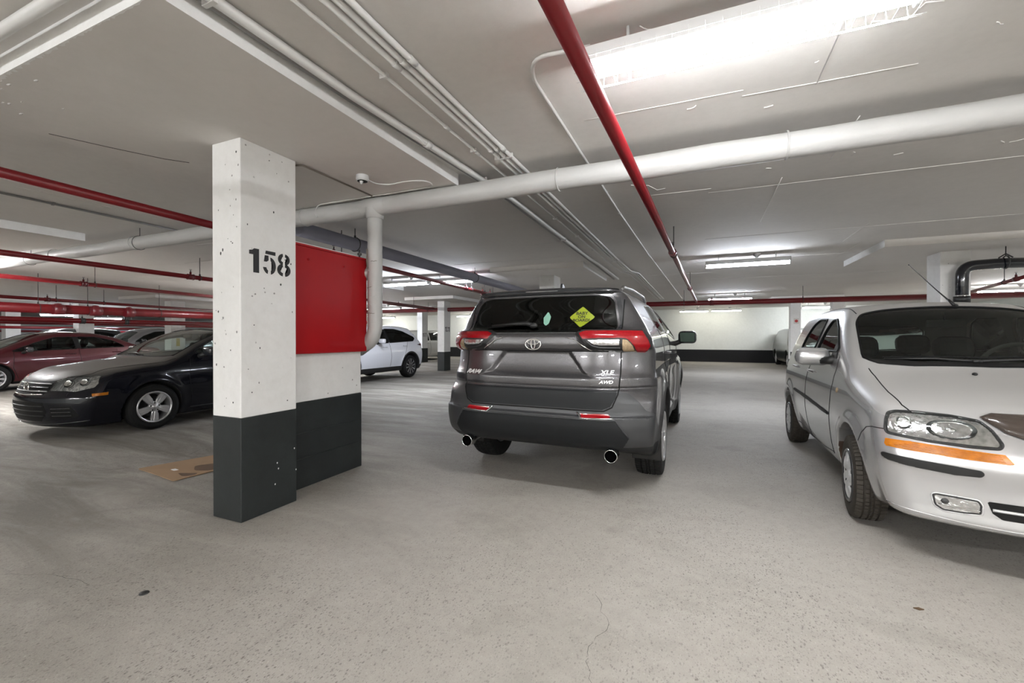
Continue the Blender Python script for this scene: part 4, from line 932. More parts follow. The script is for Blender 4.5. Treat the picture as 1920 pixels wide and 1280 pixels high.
def make_far_cars():
    f = sedan_red()
    win = [('windscreen', 't', [(.42, 0), (.45, -.50), (1.25, -.70), (1.38, -.4), (1.42, 0), (1.38, .4), (1.25, .70), (.45, .50)], .01, 'g_clear', dict(z=.8)),
           ('front_door_window', 's', [(-.16, .985), (-.12, 1.30), (.25, 1.285), (.62, 1.15), (1.02, .965), (1.0, .945)], .01, 'g_side', {}), ('rear_door_window', 's', [(-.24, .99), (-.20, 1.30), (-.60, 1.295), (-.95, 1.20), (-1.18, 1.06), (-1.20, 1.02)], .01, 'g_side', {}),
           ('rear_window', 't', [(-1.0, -.48), (-1.0, .48), (-1.55, .58), (-1.55, -.58)], .01, 'g_side', dict(z=.9))]
    r = plain_car('sedan_car', 'dark red sedan behind the black sedan, seen from its side at the left edge', f, (-15.95, 5.82, 0), (-2.45, 0, .1), (2.3, .98, 1.52), .026, 'paint_red', win, (1.35, -1.35), .36, .315, (.775, .318, .2, .21, 'ten'),
              lamps=[('headlamp', 'f', [(.48, .62), (.82, .70), (.84, .62), (.55, .56)], 'clearlens'), ('tail_lamp', 'r', [(.5, .85), (.82, .85), (.82, .72), (.55, .72)], 'redlens')],
              gaps=[[(1.0, .93), (1.02, .55), (.92, .27)], [(-.2, .97), (-.24, .55), (-.22, .27)], [(-1.02, .95), (-.95, .6), (-.85, .42)]], handles=[(-.02, .86), (-1.0, .88)], mir_=(.80, 1.0, .99, 'paint_dk'), seat=((-.05, -.95), .30), dash=(.95, .88))
    for s in (1, -1): patch(r, 'door_pillar_trim', f, 's', [(-.25, .995), (-.15, .99), (-.105, 1.305), (-.21, 1.305)], M['seal'], .004, .003, .014, .006, sgn=s)
    f = suv_white()
    win = [('windscreen', 't', [(.62, 0), (.66, -.50), (1.16, -.68), (1.26, 0), (1.16, .68), (.66, .50)], .01, 'g_clear', dict(z=1.0)),
           ('front_door_window', 's', [(-.30, 1.12), (-.22, 1.53), (.20, 1.50), (.60, 1.34), (.92, 1.12), (.90, 1.09)], .01, 'g_dark', {}), ('rear_door_window', 's', [(-.38, 1.125), (-.30, 1.535), (-.75, 1.54), (-1.15, 1.47), (-1.62, 1.30), (-1.66, 1.25), (-1.55, 1.17)], .01, 'g_dark', dict(tr=.012)),
           ('rear_window', 'r', [(-.58, 1.25), (-.50, 1.52), (.50, 1.52), (.58, 1.25)], .01, 'g_dark', dict(x=-1.2))]
    arch = lambda V: np.maximum(np.min([np.hypot(V[:, 0] - a, V[:, 2] - .37) for a in (1.35, -1.35)], 0) - .475, .5 - np.abs(V[:, 1]))
    r = plain_car('suv_car', 'white SUV seen from its side beyond the red panel wall', f, (-9.40, 10.15, 0), (-2.4, 0, .15), (2.45, 1.02, 1.75), .024, 'paint_white', win, (1.35, -1.35), .42, .37, (.80, .36, .225, .245, 'fork'),
              zones=[('cladding', 'plast', lambda V: np.minimum(arch(V), V[:, 2] - .40))], lamps=[('tail_lamp', 'r', [(.45, 1.06), (.86, 1.10), (.88, 1.0), (.5, .98)], 'redlens'), ('headlamp', 'f', [(.5, .86), (.85, .95), (.86, .86), (.55, .80)], 'clearlens')],
              gaps=[[(.92, 1.1), (.95, .7), (.85, .42)], [(-.34, 1.12), (-.40, .7), (-.36, .42)], [(-1.25, 1.15), (-1.1, .85), (-.95, .6)]], handles=[(-.12, 1.0), (-1.08, 1.02)], mir_=(.16, 1.03, 1.18, 'paint_white'), seat=((-.05, -.95), .42), dash=(.95, 1.02))
    for s in (1, -1): patch(r, 'door_pillar_trim', f, 's', [(-.385, 1.13), (-.295, 1.125), (-.215, 1.53), (-.31, 1.53)], M['seal'], .004, .003, .014, .006, sgn=s)
    for s in (1, -1): patch(r, 'tail_lamp_side', f, 's', [(-2.12, 1.11), (-1.95, 1.09), (-1.72, 1.045), (-1.95, 1.01), (-2.12, 1.0)], M['paint_dk'], .004, .008, .016, .01, sgn=s); seam(r, 'lamp_trim', f, 's', [(-2.08, 1.06), (-1.85, 1.05)], .010, M['redlens'], s, lift=.008)
    seam(r, 'spoiler_edge', f, 's', [(-1.70, 1.50), (-1.90, 1.36)], .012, M['plast'], 1); seam(r, 'spoiler_edge', f, 's', [(-1.70, 1.50), (-1.90, 1.36)], .012, M['plast'], -1)
    f = van_white()
    win = [('windscreen', 't', [(.90, 0), (.95, -.55), (1.5, -.74), (1.62, 0), (1.5, .74), (.95, .55)], .01, 'g_side', dict(z=1.0)),
           ('front_door_window', 's', [(-.1, 1.12), (-.1, 1.55), (.55, 1.52), (1.1, 1.18), (1.1, 1.10)], .01, 'g_side', {}), ('rear_door_window', 's', [(-.2, 1.12), (-.2, 1.55), (-1.3, 1.55), (-1.3, 1.12)], .01, 'g_side', {})]
    plain_car('minivan_car', 'off-white car far back between the two numbered pillars 177 and 131', f, (-14.7, 20.35, 0), (-2.5, 0, .1), (2.6, 1.05, 1.8), .04, 'paint_white2', win, (1.45, -1.4), .40, .34, (.80, .33, .2, .21, 'ten'),
              lamps=[('headlamp', 'f', [(.5, .75), (.85, .85), (.86, .75), (.55, .68)], 'clearlens')], gaps=[[(1.1, 1.08), (1.12, .6), (1.0, .35)], [(-.15, 1.1), (-.15, .35)]], handles=[(.05, .98)], mir_=(1.0, 1.06, 1.10, 'paint_white2'), seat=((0, -.95), .40), dash=(1.1, 1.0))
    f = suv_white()
    wS = [('windscreen', 't', [(.62, 0), (.66, -.50), (1.16, -.68), (1.26, 0), (1.16, .68), (.66, .50)], .01, 'g_side', dict(z=1.0)), ('front_door_window', 's', [(-.30, 1.12), (-.22, 1.53), (.20, 1.50), (.60, 1.34), (.92, 1.12)], .01, 'g_dark', {}), ('rear_door_window', 's', [(-.38, 1.125), (-.30, 1.535), (-.75, 1.54), (-1.15, 1.47), (-1.62, 1.30), (-1.55, 1.17)], .01, 'g_dark', {})]
    kw = dict(zones=[], seat=((-.05, -.95), .42), mir_=(.72, 1.03, 1.16, 'paint_dk'), gaps=[[(.92, 1.1), (.95, .7), (.85, .42)], [(-.34, 1.12), (-.40, .7), (-.36, .42)]], handles=[(-.12, 1.0)])
    plain_car('suv_car', 'silver-roofed grey SUV half hidden behind the tail of the dark red sedan', f, (-20.6, 10.4, 0), (-2.4, 0, .15), (2.45, 1.02, 1.75), .045, 'paint_far', wS, (1.35, -1.35), .42, .37, (.80, .36, .225, .245, 'ten'), **kw)
    plain_car('suv_car', 'black SUV whose roof shows above the bonnet of the dark red sedan', f, (-24.3, 9.2, 0), (-2.4, 0, .15), (2.45, 1.02, 1.75), .05, 'paint_dk', wS, (1.35, -1.35), .42, .37, (.80, .36, .225, .245, 'ten'), **kw)
    plain_car('van_car', 'dark van standing behind the slim pillar with the red sign plate', van_white(), (4.32, 22.42, 0), (-2.5, 0, .1), (2.6, 1.05, 1.8), .05, 'paint_top', win[:1], (1.45, -1.4), .40, .34, (.80, .33, .2, .21, 'ten'), seat=((0,), .4))
# ---------------------------------------------------------------- the setting
CEIL = 2.78; DROP = 2.672
XL, XR, YB, YF = -44., 11., -8., 24.9

def structure(name, b, mat, parent=None):
    o = b.obj(name, M[mat], parent)
    if parent is None: o['kind'] = 'structure'
    return o

def make_shell():
    b = MB(); b.box(XL, XR, YB, YF + 2, -.2, 0); structure('floor', b, 'floor')
    b = MB(); b.box(XL, XR, YB, YF + 2, CEIL, CEIL + .2); ce = structure('ceiling', b, 'ceil')
    b = MB(); b.box(XL, XR, YF, YF + .2, 0, CEIL); structure('wall_far', b, 'wall')
    b = MB(); b.box(XL, XR, YF - .012, YF, 0, .64); structure('baseboard_far', b, 'blackfar')
    b = MB(); b.box(XL - .2, XL, YB, YF, 0, CEIL); structure('wall_left', b, 'wall')
    b = MB(); b.box(XR, XR + .2, YB, YF, 0, CEIL); structure('wall_right', b, 'wall')
    b = MB(); b.box(XL, XR, YB - .2, YB, 0, CEIL); structure('wall_back', b, 'wall')
    # thickened slab around each pillar
    def drop(x0, x1, y0, y1, z=DROP, front=False):
        b = MB(); b.box(x0, x1, y0, y1, z, CEIL + .02); o = b.obj('drop_panel', M['drop'], ce)
        me = o.data; me.materials.append(M['dropside'])
        for p in me.polygons:
            if abs(p.normal.z) < .5 and (front or abs(p.normal.x) > .5): p.material_index = 1
    drop(-4.13, -2.01, 1.035, 3.44, front=True)
    for a in ((-10.2, -8.09, 1.2, 3.29), (-4.1, -2.06, 8.34, 10.7), (2.63, 4.95, 8.34, 10.36), (-10.1, -8.0, 13.3, 15.6), (-13.9, -11.8, 17.6, 19.8), (-19.6, -17.3, 8.9, 11.2), (2.5, 4.7, 18.4, 20.8), (-10.1, -8.0, 8.3, 10.5)): drop(*a)
    # raised board-mark lines left by the formwork, and ragged paint ridges
    def ridge(pts, w=.0035, mat='ridge', z=None):
        b = MB(); b.tube([(x, y, (z or CEIL) - .001) for x, y in pts], w, 5); b.obj('form_seam', M[mat], ce)
    for y, x0, x1 in ((2.93, -.72, .25), (3.02, .25, 1.1), (4.75, -.5, .12), (4.9, .1, 2.6), (7.7, -4.6, -2.2), (6.5, -2.4, -1.8), (10.9, -2.2, .3), (7.2, .1, 3.6), (9.3, -.2, 3.4), (12.2, .2, 4), (4.4, -7.5, -5.3), (5.4, -9.5, -7.4), (6.9, -11, -9)): ridge([(x0, y), ((x0 + x1) / 2, y + .012), (x1, y + .02)])
    for x, y0, y1 in ((.62, 1.3, 3.05), (1.0, 3.6, 4.4), (.72, 4.7, 6.4), (2.05, 7.0, 8.2), (2.35, 8.4, 9.9), (-6.2, 2.0, 3.2)): ridge([(x, y0), (x + .01, (y0 + y1) / 2), (x + .02, y1)], .0035)
    rg = random.Random(3)
    for k in range(34):
        x, y = rg.uniform(-.9, 2.6), rg.uniform(1.2, 4.6); a = rg.uniform(-.6, .9); L = rg.uniform(.015, .07)
        pts = [(x, y)]
        for j in range(3): a += rg.uniform(-.7, .7); pts.append((pts[-1][0] + L * math.cos(a) * .5, pts[-1][1] + L * math.sin(a) * .5))
        b = MB(); b.tube([(p[0], p[1], CEIL - .0015) for p in pts], rg.uniform(.0025, .005), 5); b.obj('paint_flake', M['ridge'], ce)
    for pts in ([(-.62, 2.02), (-.56, 2.10), (-.60, 2.2), (-.52, 2.28), (-.55, 2.4)], [(-.60, 4.35), (-.52, 4.45), (-.45, 4.42), (-.38, 4.6), (-.3, 4.58)], [(.75, 2.55), (.9, 2.6), (.93, 2.5), (1.0, 2.52)]): ridge(pts, .004)
    # ragged old paint along the near edge of the drop panel
    b = MB(); xs = [-4.1 + .016 * k for k in range(131)]; amp = [max(0, .030 * (1 - (x + 4.1) / 2.2)) + .006 for x in xs]
    P = [(x, 1.036 + a * rg.random()) for x, a in zip(xs, amp)]
    for k in range(130): b.b.faces.new([b.b.verts.new((xs[k], 1.0345, DROP - .0012)), b.b.verts.new((*P[k], DROP - .0012)), b.b.verts.new((*P[k + 1], DROP - .0012)), b.b.verts.new((xs[k + 1], 1.0345, DROP - .0012))])
    b.obj('ragged_paint_edge', M['dropside'], ce)
    for k in range(11):
        x, y = rg.uniform(-4.0, -3.2), rg.uniform(1.06, 1.35); L = MB(); L.ball((0, 0, 0), rg.uniform(.006, .014), 1, (1.6, .7, .15)); L.obj('paint_flake', M['ridge'], ce, loc=(x, y, DROP))
    b = MB(); b.tube([(-4.05, 1.46, DROP), (-3.93, 1.75, DROP), (-3.80, 2.02, DROP), (-3.70, 2.14, DROP)], .003, 5); b.obj('form_seam', M['seal'], ce)
    return ce

def pillar(label, x0, x1, y0, y1, top, base=.727, digits=(), group=None, extra=None):
    r = empty('concrete_pillar', label, 'pillar', (x0, y0, 0), 0, group)
    def bx(nm, mat, z0, z1, g=0., bev=.006):
        b = MB(); b.box(-g, x1 - x0 + g, -g, y1 - y0 + g, z0, z1, bev); return b.obj(nm, M[mat], r)
    bx('pillar_shaft', 'white', base, top, 0); bx('base_band', 'black', 0, base, .001)
    return r

def stencil(ch):
    """polygons of one stencilled digit in a box 0.62 wide, 1 high"""
    def arc(cx, cy, rx, ry, a0, a1, n=12): return [(cx + rx * math.cos(math.radians(a0 + (a1 - a0) * k / n)), cy + ry * math.sin(math.radians(a0 + (a1 - a0) * k / n))) for k in range(n + 1)]
    def half(cx, cy, rx, ry, t, a0, a1): return arc(cx, cy, rx, ry, a0, a1) + arc(cx, cy, rx - t, ry - t, a1, a0)
    if ch == '1': return [[(.06, .74), (.06, .90), (.20, .93), (.28, 1), (.50, 1), (.50, 0), (.24, 0), (.24, .74)]]
    if ch == '5': return [[(.09, .86), (.12, 1.0), (.58, 1.0), (.58, .84)], [(.07, .80), (.25, .80), (.25, .60), (.16, .53), (.03, .53)], arc(.30, .37, .30, .37, 85, -80) + arc(.30, .37, .145, .22, -68, 72), arc(.28, .37, .30, .37, 255, 193) + arc(.28, .37, .145, .22, 200, 250)]
    if ch == '7': return [[(.06, 1), (.56, 1), (.56, .86), (.06, .86)], [(.40, .82), (.56, .82), (.36, 0), (.20, 0)]]
    if ch == '3': return [half(.28, .74, .27, .26, .13, 85, -60), half(.28, .28, .30, .28, .14, 60, -80), arc(.26, .74, .27, .26, 95, 160) + arc(.26, .74, .14, .13, 160, 95), arc(.26, .28, .30, .28, 265, 195) + arc(.26, .28, .15, .14, 195, 265)]
    out = []
    for cy, ry, rx, t in ((.75, .25, .27, .135), (.28, .28, .31, .15)): out += [half(.34, cy, rx, ry, t, 84, -84), half(.28, cy, rx, ry, t, 96, 264)]
    return out

def digits(parent, s, org, u, v, h, pitch, nrm=.0015):
    """paint a number: org = lower left corner, u = reading direction"""
    u, v = Vector(u), Vector(v); n = u.cross(v)
    for i, ch in enumerate(s):
        b = MB()
        for poly in stencil(ch):
            o = Vector(org) + u * pitch * i
            A = 0
            for p, q in zip(poly, poly[1:] + poly[:1]): A += p[0] * q[1] - q[0] * p[1]
            P = poly if A > 0 else poly[::-1]
            b.b.faces.new([b.b.verts.new(o + u * p[0] * h * 1.0 + v * p[1] * h + n * nrm) for p in P])
        bmesh.ops.triangulate(b.b, faces=b.b.faces[:], ngon_method='EAR_CLIP'); b.obj('stencil_digit', M['digit'], parent)

def make_pillars():
    p = pillar('white pillar with stencilled number 158 and black base, nearest the camera', -3.205, -2.905, 2.005, 2.455, DROP)
    digits(p, '158', (.3, .052, 1.752), (0, 1, 0), (0, 0, 1), .172, .118)
    rg = random.Random(5)
    for k in range(46):   # blow holes in the concrete
        L = MB(); s = rg.uniform(.0025, .008); side = rg.random() < .62
        z = rg.uniform(.8, 2.62); q = rg.uniform(.03, .42 if side else .27)
        L.ball((0, 0, 0), s, 1, (.35 if side else 1, 1 if side else .35, rg.uniform(.7, 1.8))); L.obj('blow_hole', M['darksteel' if rg.random() < .6 else 'steel'], p, loc=((.3, q, z) if side else (q, 0, z)))
    for k, (y, z) in enumerate(((.28, .345), (.29, .30), (.262, .19), (.43, .42), (.445, .25))):
        L = MB(); L.ball((0, 0, 0), .007, 1, (.2, .8, 1.1)); L.obj('paint_chip', M['dropside'], p, loc=(.301, y, z))
    pillar('white pillar with black base bearing the number 131, left of the dark grey SUV', -9.2, -8.9, 14.15, 14.6, DROP)
    o = bpy.data.objects['concrete_pillar.001']; digits(o, '131', (.3, .06, 1.50), (0, 1, 0), (0, 0, 1), .19, .115)
    o = pillar('white pillar with black base bearing the number 177, beside the rear of the white SUV', -13.15, -12.85, 18.35, 18.85, DROP); digits(o, '177', (.3, .06, 1.31), (0, 1, 0), (0, 0, 1), .19, .115)
    pillar('white pillar rising behind the roof of the silver hatchback, black drain pipe in front of it', 3.6, 3.97, 9.15, 9.6, DROP)
    pillar('white pillar whose top shows just over the roof of the dark grey SUV', -3.28, -2.93, 9.2, 9.65, DROP)
    o = pillar('white pillar standing behind the windscreen of the black sedan', -18.75, -18.35, 9.95, 10.45, DROP)
    b = MB(); b.box(.401, .41, .18, .30, .95, 1.25, .003); b.obj('yellow_card', M['card_y'], o)
    o = pillar('slim white pillar with a small red sign plate before the far wall', 3.285, 3.62, 19.5, 19.85, DROP)
    b = MB(); b.box(.10, .27, -.012, 0, 1.80, 2.02, .003); s = b.obj('sign_plate', M['plate'], o); b = MB(); b.lathe([(-.014, .0), (-.014, .055)], 20, 'y', (.185, 0, 1.91)); b.lathe([(-.0145, .033), (-.0145, .04)], 20, 'y', (.185, 0, 1.91)); b.obj('sign_print', M['signred'], s)
    b = MB(); b.box(-.06, .0, .02, .10, .45, 1.62, .004); b.obj('conduit_cover', M['conduit'], o)
    pillar('far white pillar rising over the roof edge of the silver hatchback, under the red main pipe', 4.24, 4.60, 17.9, 18.25, DROP)
    for x, y, lb in ((-23.6, 9.3, 'white pillar hung with dark pipe behind the roof of the dark red sedan'), (-30.2, 9.3, 'wide white pillar at the far left behind the dark red sedan'), (-27.0, 18.8, 'small far pillar left of the one with the yellow card'), (-20.5, 21.5, 'far white pillar seen over the white SUV roof')): pillar(lb, x - .25, x + .2, y, y + .5, DROP)

def make_wing_wall():
    b = MB(); b.box(-3.18, -3.105, 2.455, 3.385, .735, 2.10, .008)
    o = b.obj('wall_pillar', M['white']); o['kind'] = 'structure'
    b = MB(); b.box(-3.182, -3.100, 2.455, 3.388, 0, .735, .006); b.obj('base_band', M['black'], o)
    for z in (.25, .47): b = MB(); b.tube([(-3.100, 2.46, z), (-3.0995, 2.9, z + .006), (-3.1, 3.38, z + .002)], .004, 5); b.obj('form_seam', M['black'], o)
    r = empty('red_panel', 'glossy red metal panel on the short wall beside the number 158 pillar', 'panel', (-3.04, 2.47, 1.15))
    b = MB(); b.box(-.06, 0, 0, .925, 0, .905, .004); b.obj('panel_sheet', M['redpanel'], r)
    b = MB(); b.box(-.058, .008, -.002, .93, .905, .922, .002); b.obj('panel_top_flange', M['redpanel'], r)
    for y in (.22, .62):
        b = MB(); b.lathe([(0, .010), (.006, .009), (.008, 0)], 10, 'x', (0, y, .80)); b.obj('panel_bolt', M['redpanel'], r)
    b = MB(); b.tube([(-.03, .86, .92), (-.03, .86, 1.0)], .008, 8); b.lathe([(.95, .02), (.97, .02)], 10, 'z', (-.03, .86, 0)); b.obj('panel_stud', M['darksteel'], r)

def make_white_pipe():
    r = empty('drain_pipe', 'long white wrapped drain pipe crossing under the ceiling with a drop beside the red panel', 'pipe', (0, 3.42, 2.585))
    rg = random.Random(11); pts = []; rr = []
    x = -22.
    while x < 9: pts.append((x, .006 * rg.uniform(-1, 1), .0025 * x * .4 + .004 * rg.uniform(-1, 1))); rr.append(.086 + rg.uniform(-.003, .003)); x += .33
    b = MB(); b.tube(pts, rr, 24); b.obj('pipe', M['pipewrap'], r)
    for x in (-9.3, -7.1, -3.9, -1.05, .55, 2.4): b = MB(); b.tube([(x, .088 * math.cos(a), .0 + .090 * math.sin(a)) for a in [2 * math.pi * k / 28 for k in range(28)]], .006, 6, closed=True); b.obj('wrap_joint', M['pipewrap'], r)
    def loop(x): 
        b = MB(); b.tube([(x + .012 * math.sin(a), .091 * math.cos(a), .001 * x + .093 * math.sin(a)) for a in [2 * math.pi * k / 30 for k in range(30)]], .0035, 5, closed=True); b.tube([(x, 0, .09), (x, 0, .195)], .004, 5); b.obj('hanger_wire', M['darksteel'], r)
    for x in (-10.1, -7.0): loop(x)
    # drop beside the wing wall
    X = -2.955; P = bendpath([(X, 0, 0), (X, 0, -.4), (X, 0, -1.30), (X - .25, .05, -1.42)], .14, 8)
    pr = [(.070 + rg.uniform(-.002, .002)) for _ in P]; b = MB(); b.tube(P, pr, 22); b.obj('down_pipe', M['pipewrap'], r)
    b = MB(); b.lathe([(-.02, .10), (-.115, .082), (-.12, .074)], 24, 'z', (X, 0, 0)); b.lathe([(-.175, .076), (-.095, .092), (.095, .092), (.175, .076)], 24, 'x', (X, 0, 0)); b.obj('tee_fitting', M['pipewrap'], r)
    b = MB(); b.tube([(X, 0, -.62), (X - .10, .0, -.66), (X - .2, 0, -.70)], [.05, .055, .05], 14); b.obj('branch_stub', M['pipewrap'], r)
    for k in range(9):
        z = -.55 - .085 * k; a0 = rg.uniform(-2.6, -1.4); b = MB()
        b.tube([(X + .0725 * math.cos(a0 + .2 * j), .0725 * math.sin(a0 + .2 * j), z + .006 * rg.uniform(-1, 1)) for j in range(rg.randint(3, 8))], .0028, 5); b.obj('wrap_crease', M['brown' if k % 3 == 0 else 'pipewrap'], r)
    b = MB(); b.tube([(X - .055, -.05, -.42), (X - .052, -.054, -.55), (X - .03, -.066, -.62)], .009, 6); b.obj('wrap_tear', M['brown'], r)

def ypipe(name, label, cat, p0, p1, rad, mat, hang=(), heads=(), group=None, coup=True, fit='redfit', rodmat='darksteel'):
    """straight pipe from p0 to p1 hung from the ceiling on rods"""
    r = empty(name, label, cat, p0, 0, group); a = Vector(p0); d = Vector(p1) - a; u = d.normalized()
    b = MB(); b.tube([(0, 0, 0), d], rad, 16); b.obj('pipe', M[mat], r)
    for y in hang:
        t = (y - a.y) / d.y if abs(d.y) > abs(d.x) else (y - a.x) / d.x; c = d * t; side = u.cross(Vector((0, 0, 1)))
        b = MB(); b.tube([c + (side * math.cos(q) + Vector((0, 0, 1)) * math.sin(q)) * (rad + .006) for q in [2 * math.pi * k / 16 for k in range(16)]], .007, 6, closed=True)
        b.tube([c + Vector((0, 0, rad + .004)), c + Vector((0, 0, CEIL - (a + c).z))], .006, 6); b.tube([c + Vector((0, 0, rad)), c + Vector((0, 0, rad + .035))], .014, 8); b.obj('hanger', M[rodmat], r)
    for y in heads:
        t = (y - a.y) / d.y if abs(d.y) > abs(d.x) else (y - a.x) / d.x; c = d * t
        b = MB(); b.tube([c - u * .045, c + u * .045], rad + .010, 16); b.tube([c - u * .055, c - u * .040], rad + .014, 16); b.tube([c + u * .040, c + u * .055], rad + .014, 16); b.tube([c, c + Vector((0, 0, rad + .05))], .018, 10); cp = b.obj('coupling', M[fit], r)
        b = MB(); z0 = rad + .05; b.tube([c + Vector((0, 0, z0)), c + Vector((0, 0, z0 + .035))], .008, 8); b.lathe([(z0 + .045, .0), (z0 + .045, .022), (z0 + .048, .022), (z0 + .048, 0)], 12, 'z', tuple(c)); b.obj('sprinkler_head', M['darksteel'], cp)
    return r

def make_pipes():
    ypipe('sprinkler_pipe', 'red sprinkler pipe running from above the camera past the near lamp to the far main', 'pipe', (-.565, -2.5, 2.40), (.02, 16.6, 2.40), .036, 'redpipe', (.9, 6.2, 10.7), (6.05, 10.6))
    ypipe('sprinkler_main', 'thick red sprinkler main crossing the hall behind the dark grey SUV', 'pipe', (-13, 14.3, 2.36), (10.5, 15.1, 2.36), .078, 'redpipe', (-9.8, -.4, 2.8, 6.4), (-4.2, .4))
    G = 'red sprinkler pipes in the left bays'
    ypipe('sprinkler_pipe', 'nearest red sprinkler pipe left of the number 158 pillar, high under the ceiling', 'pipe', (-4.12, -1.2, 2.40), (-5.3, 14.3, 2.40), .036, 'redpipe', (4.6, 9.8), (4.45, 9.65), G)
    ypipe('sprinkler_pipe', 'second red sprinkler pipe left of the number 158 pillar, below the white drain pipe', 'pipe', (-8.1, -.5, 2.40), (-9.4, 14.2, 2.40), .040, 'redpipe', (5.15,), (4.98, 8.6), G)
    ypipe('sprinkler_pipe', 'third red sprinkler pipe at the left, above the windscreen of the black sedan', 'pipe', (-11.1, .4, 2.40), (-13.2, 14.3, 2.40), .042, 'redpipe', (4.95, 9.9), (4.75,), G)
    ypipe('sprinkler_pipe', 'thin red sprinkler pipe just above the thick one behind the dark red sedan', 'pipe', (-15.6, 1., 2.33), (-18.9, 15, 2.38), .045, 'redpipe', (6.2, 7.4, 11.6), (6.0, 12.1), G)
    r = ypipe('sprinkler_main', 'thick red main with valves over the dark red sedan at the left', 'pipe', (-14.0, -1., 1.95), (-14.4, 16., 1.99), .11, 'redpipe', (4.9, 5.8, 7.4), ())
    for y in (5.2, 5.9, 6.6): b = MB(); b.tube([(-.02, y + .9, 0), (-.02, y + 1.1, 0)], .122, 16); b.ball((-.02, y + 1.0, .12), .05, 2, (1, 1.5, .6)); b.obj('pipe_valve', M['redfit'], r)
    ypipe('sprinkler_pipe', 'red pipe with black bands below the thick main at the left', 'pipe', (-16.5, -1, 1.76), (-17.4, 16, 1.80), .075, 'redpipe', (), (6.8, 7.9), G, fit='darksteel')
    for k, (x, z) in enumerate(((-24, 1.86), (-27, 1.72), (-31.2, 1.70), (-33, 1.62))): ypipe('sprinkler_pipe', ['far red pipe under the thick main, nearest of the four seen over the car roofs', 'second of the four far red pipes over the car roofs at the left', 'third of the four far red pipes over the car roofs at the left', 'farthest red pipe low over the car roofs at the left'][k], 'pipe', (x, 0, z), (x - .5, 22, z), .06, 'redpipe' if k != 2 else 'bluepipe', (), (), 'far red pipes over the car roofs')
    ypipe('sprinkler_pipe', 'thin red sprinkler pipe between the white drain drop and the dark grey SUV roof', 'pipe', (-4.55, 3.5, 2.40), (-4.98, 11.2, 2.40), .034, 'redpipe', (8.9, 10.2), (8.6, 10.0))
    ypipe('sprinkler_pipe', 'thin red branch pipe over the white SUV running to the number 131 pillar', 'pipe', (-9.2, 10.6, 2.40), (-10.0, 15.6, 2.40), .034, 'redpipe', (13.2,), (12.1,))
    ypipe('sprinkler_pipe', 'thin red pipe slanting right of the black drain pipe', 'pipe', (5.35, 10.2, 2.40), (6.3, 14.9, 2.40), .034, 'redpipe', (12,), (11.4,))
    ypipe('service_pipe', 'blue-grey service pipe hung under the ceiling left of the dark grey SUV', 'pipe', (-4.30, 3.66, 2.56), (-4.5, 13.8, 2.56), .088, 'bluepipe', (4.6, 8.2), (), rodmat='darksteel')
    # black plastic drain in front of the right pillar
    r = empty('drain_pipe', 'black plastic drain pipe with elbow in front of the pillar behind the silver hatchback', 'pipe', (3.80, 9.0, 0))
    b = MB(); b.tube(bendpath([(0, 0, 1.2), (0, 0, 2.40), (.45, 0, 2.42), (3.5, 1.2, 2.46)], .16, 8), .078, 20); b.obj('pipe', M['abs'], r)
    for z in (1.88,): b = MB(); b.lathe([(z - .05, .079), (z - .05, .098), (z + .05, .098), (z + .05, .079)], 20, 'z'); b.obj('coupling', M['plast'], r); b = MB(); b.lathe([(z - .062, .079), (z - .062, .086), (z - .052, .086)], 20, 'z'); b.lathe([(z + .052, .086), (z + .066, .086), (z + .066, .079)], 20, 'z'); b.obj('hose_clamp', M['chrome'], r)
    b = MB(); b.tube([(.50, .095 * math.cos(a), 2.43 + .095 * math.sin(a)) for a in [2 * math.pi * k / 20 for k in range(20)]], .010, 6, closed=True); b.tube([(.50, 0, 2.52), (.50, 0, CEIL)], .007, 6); b.tube([(.42, 0, 2.50), (.50, 0, 2.56), (.58, 0, 2.50)], .01, 6); b.obj('hanger', M['darksteel'], r)

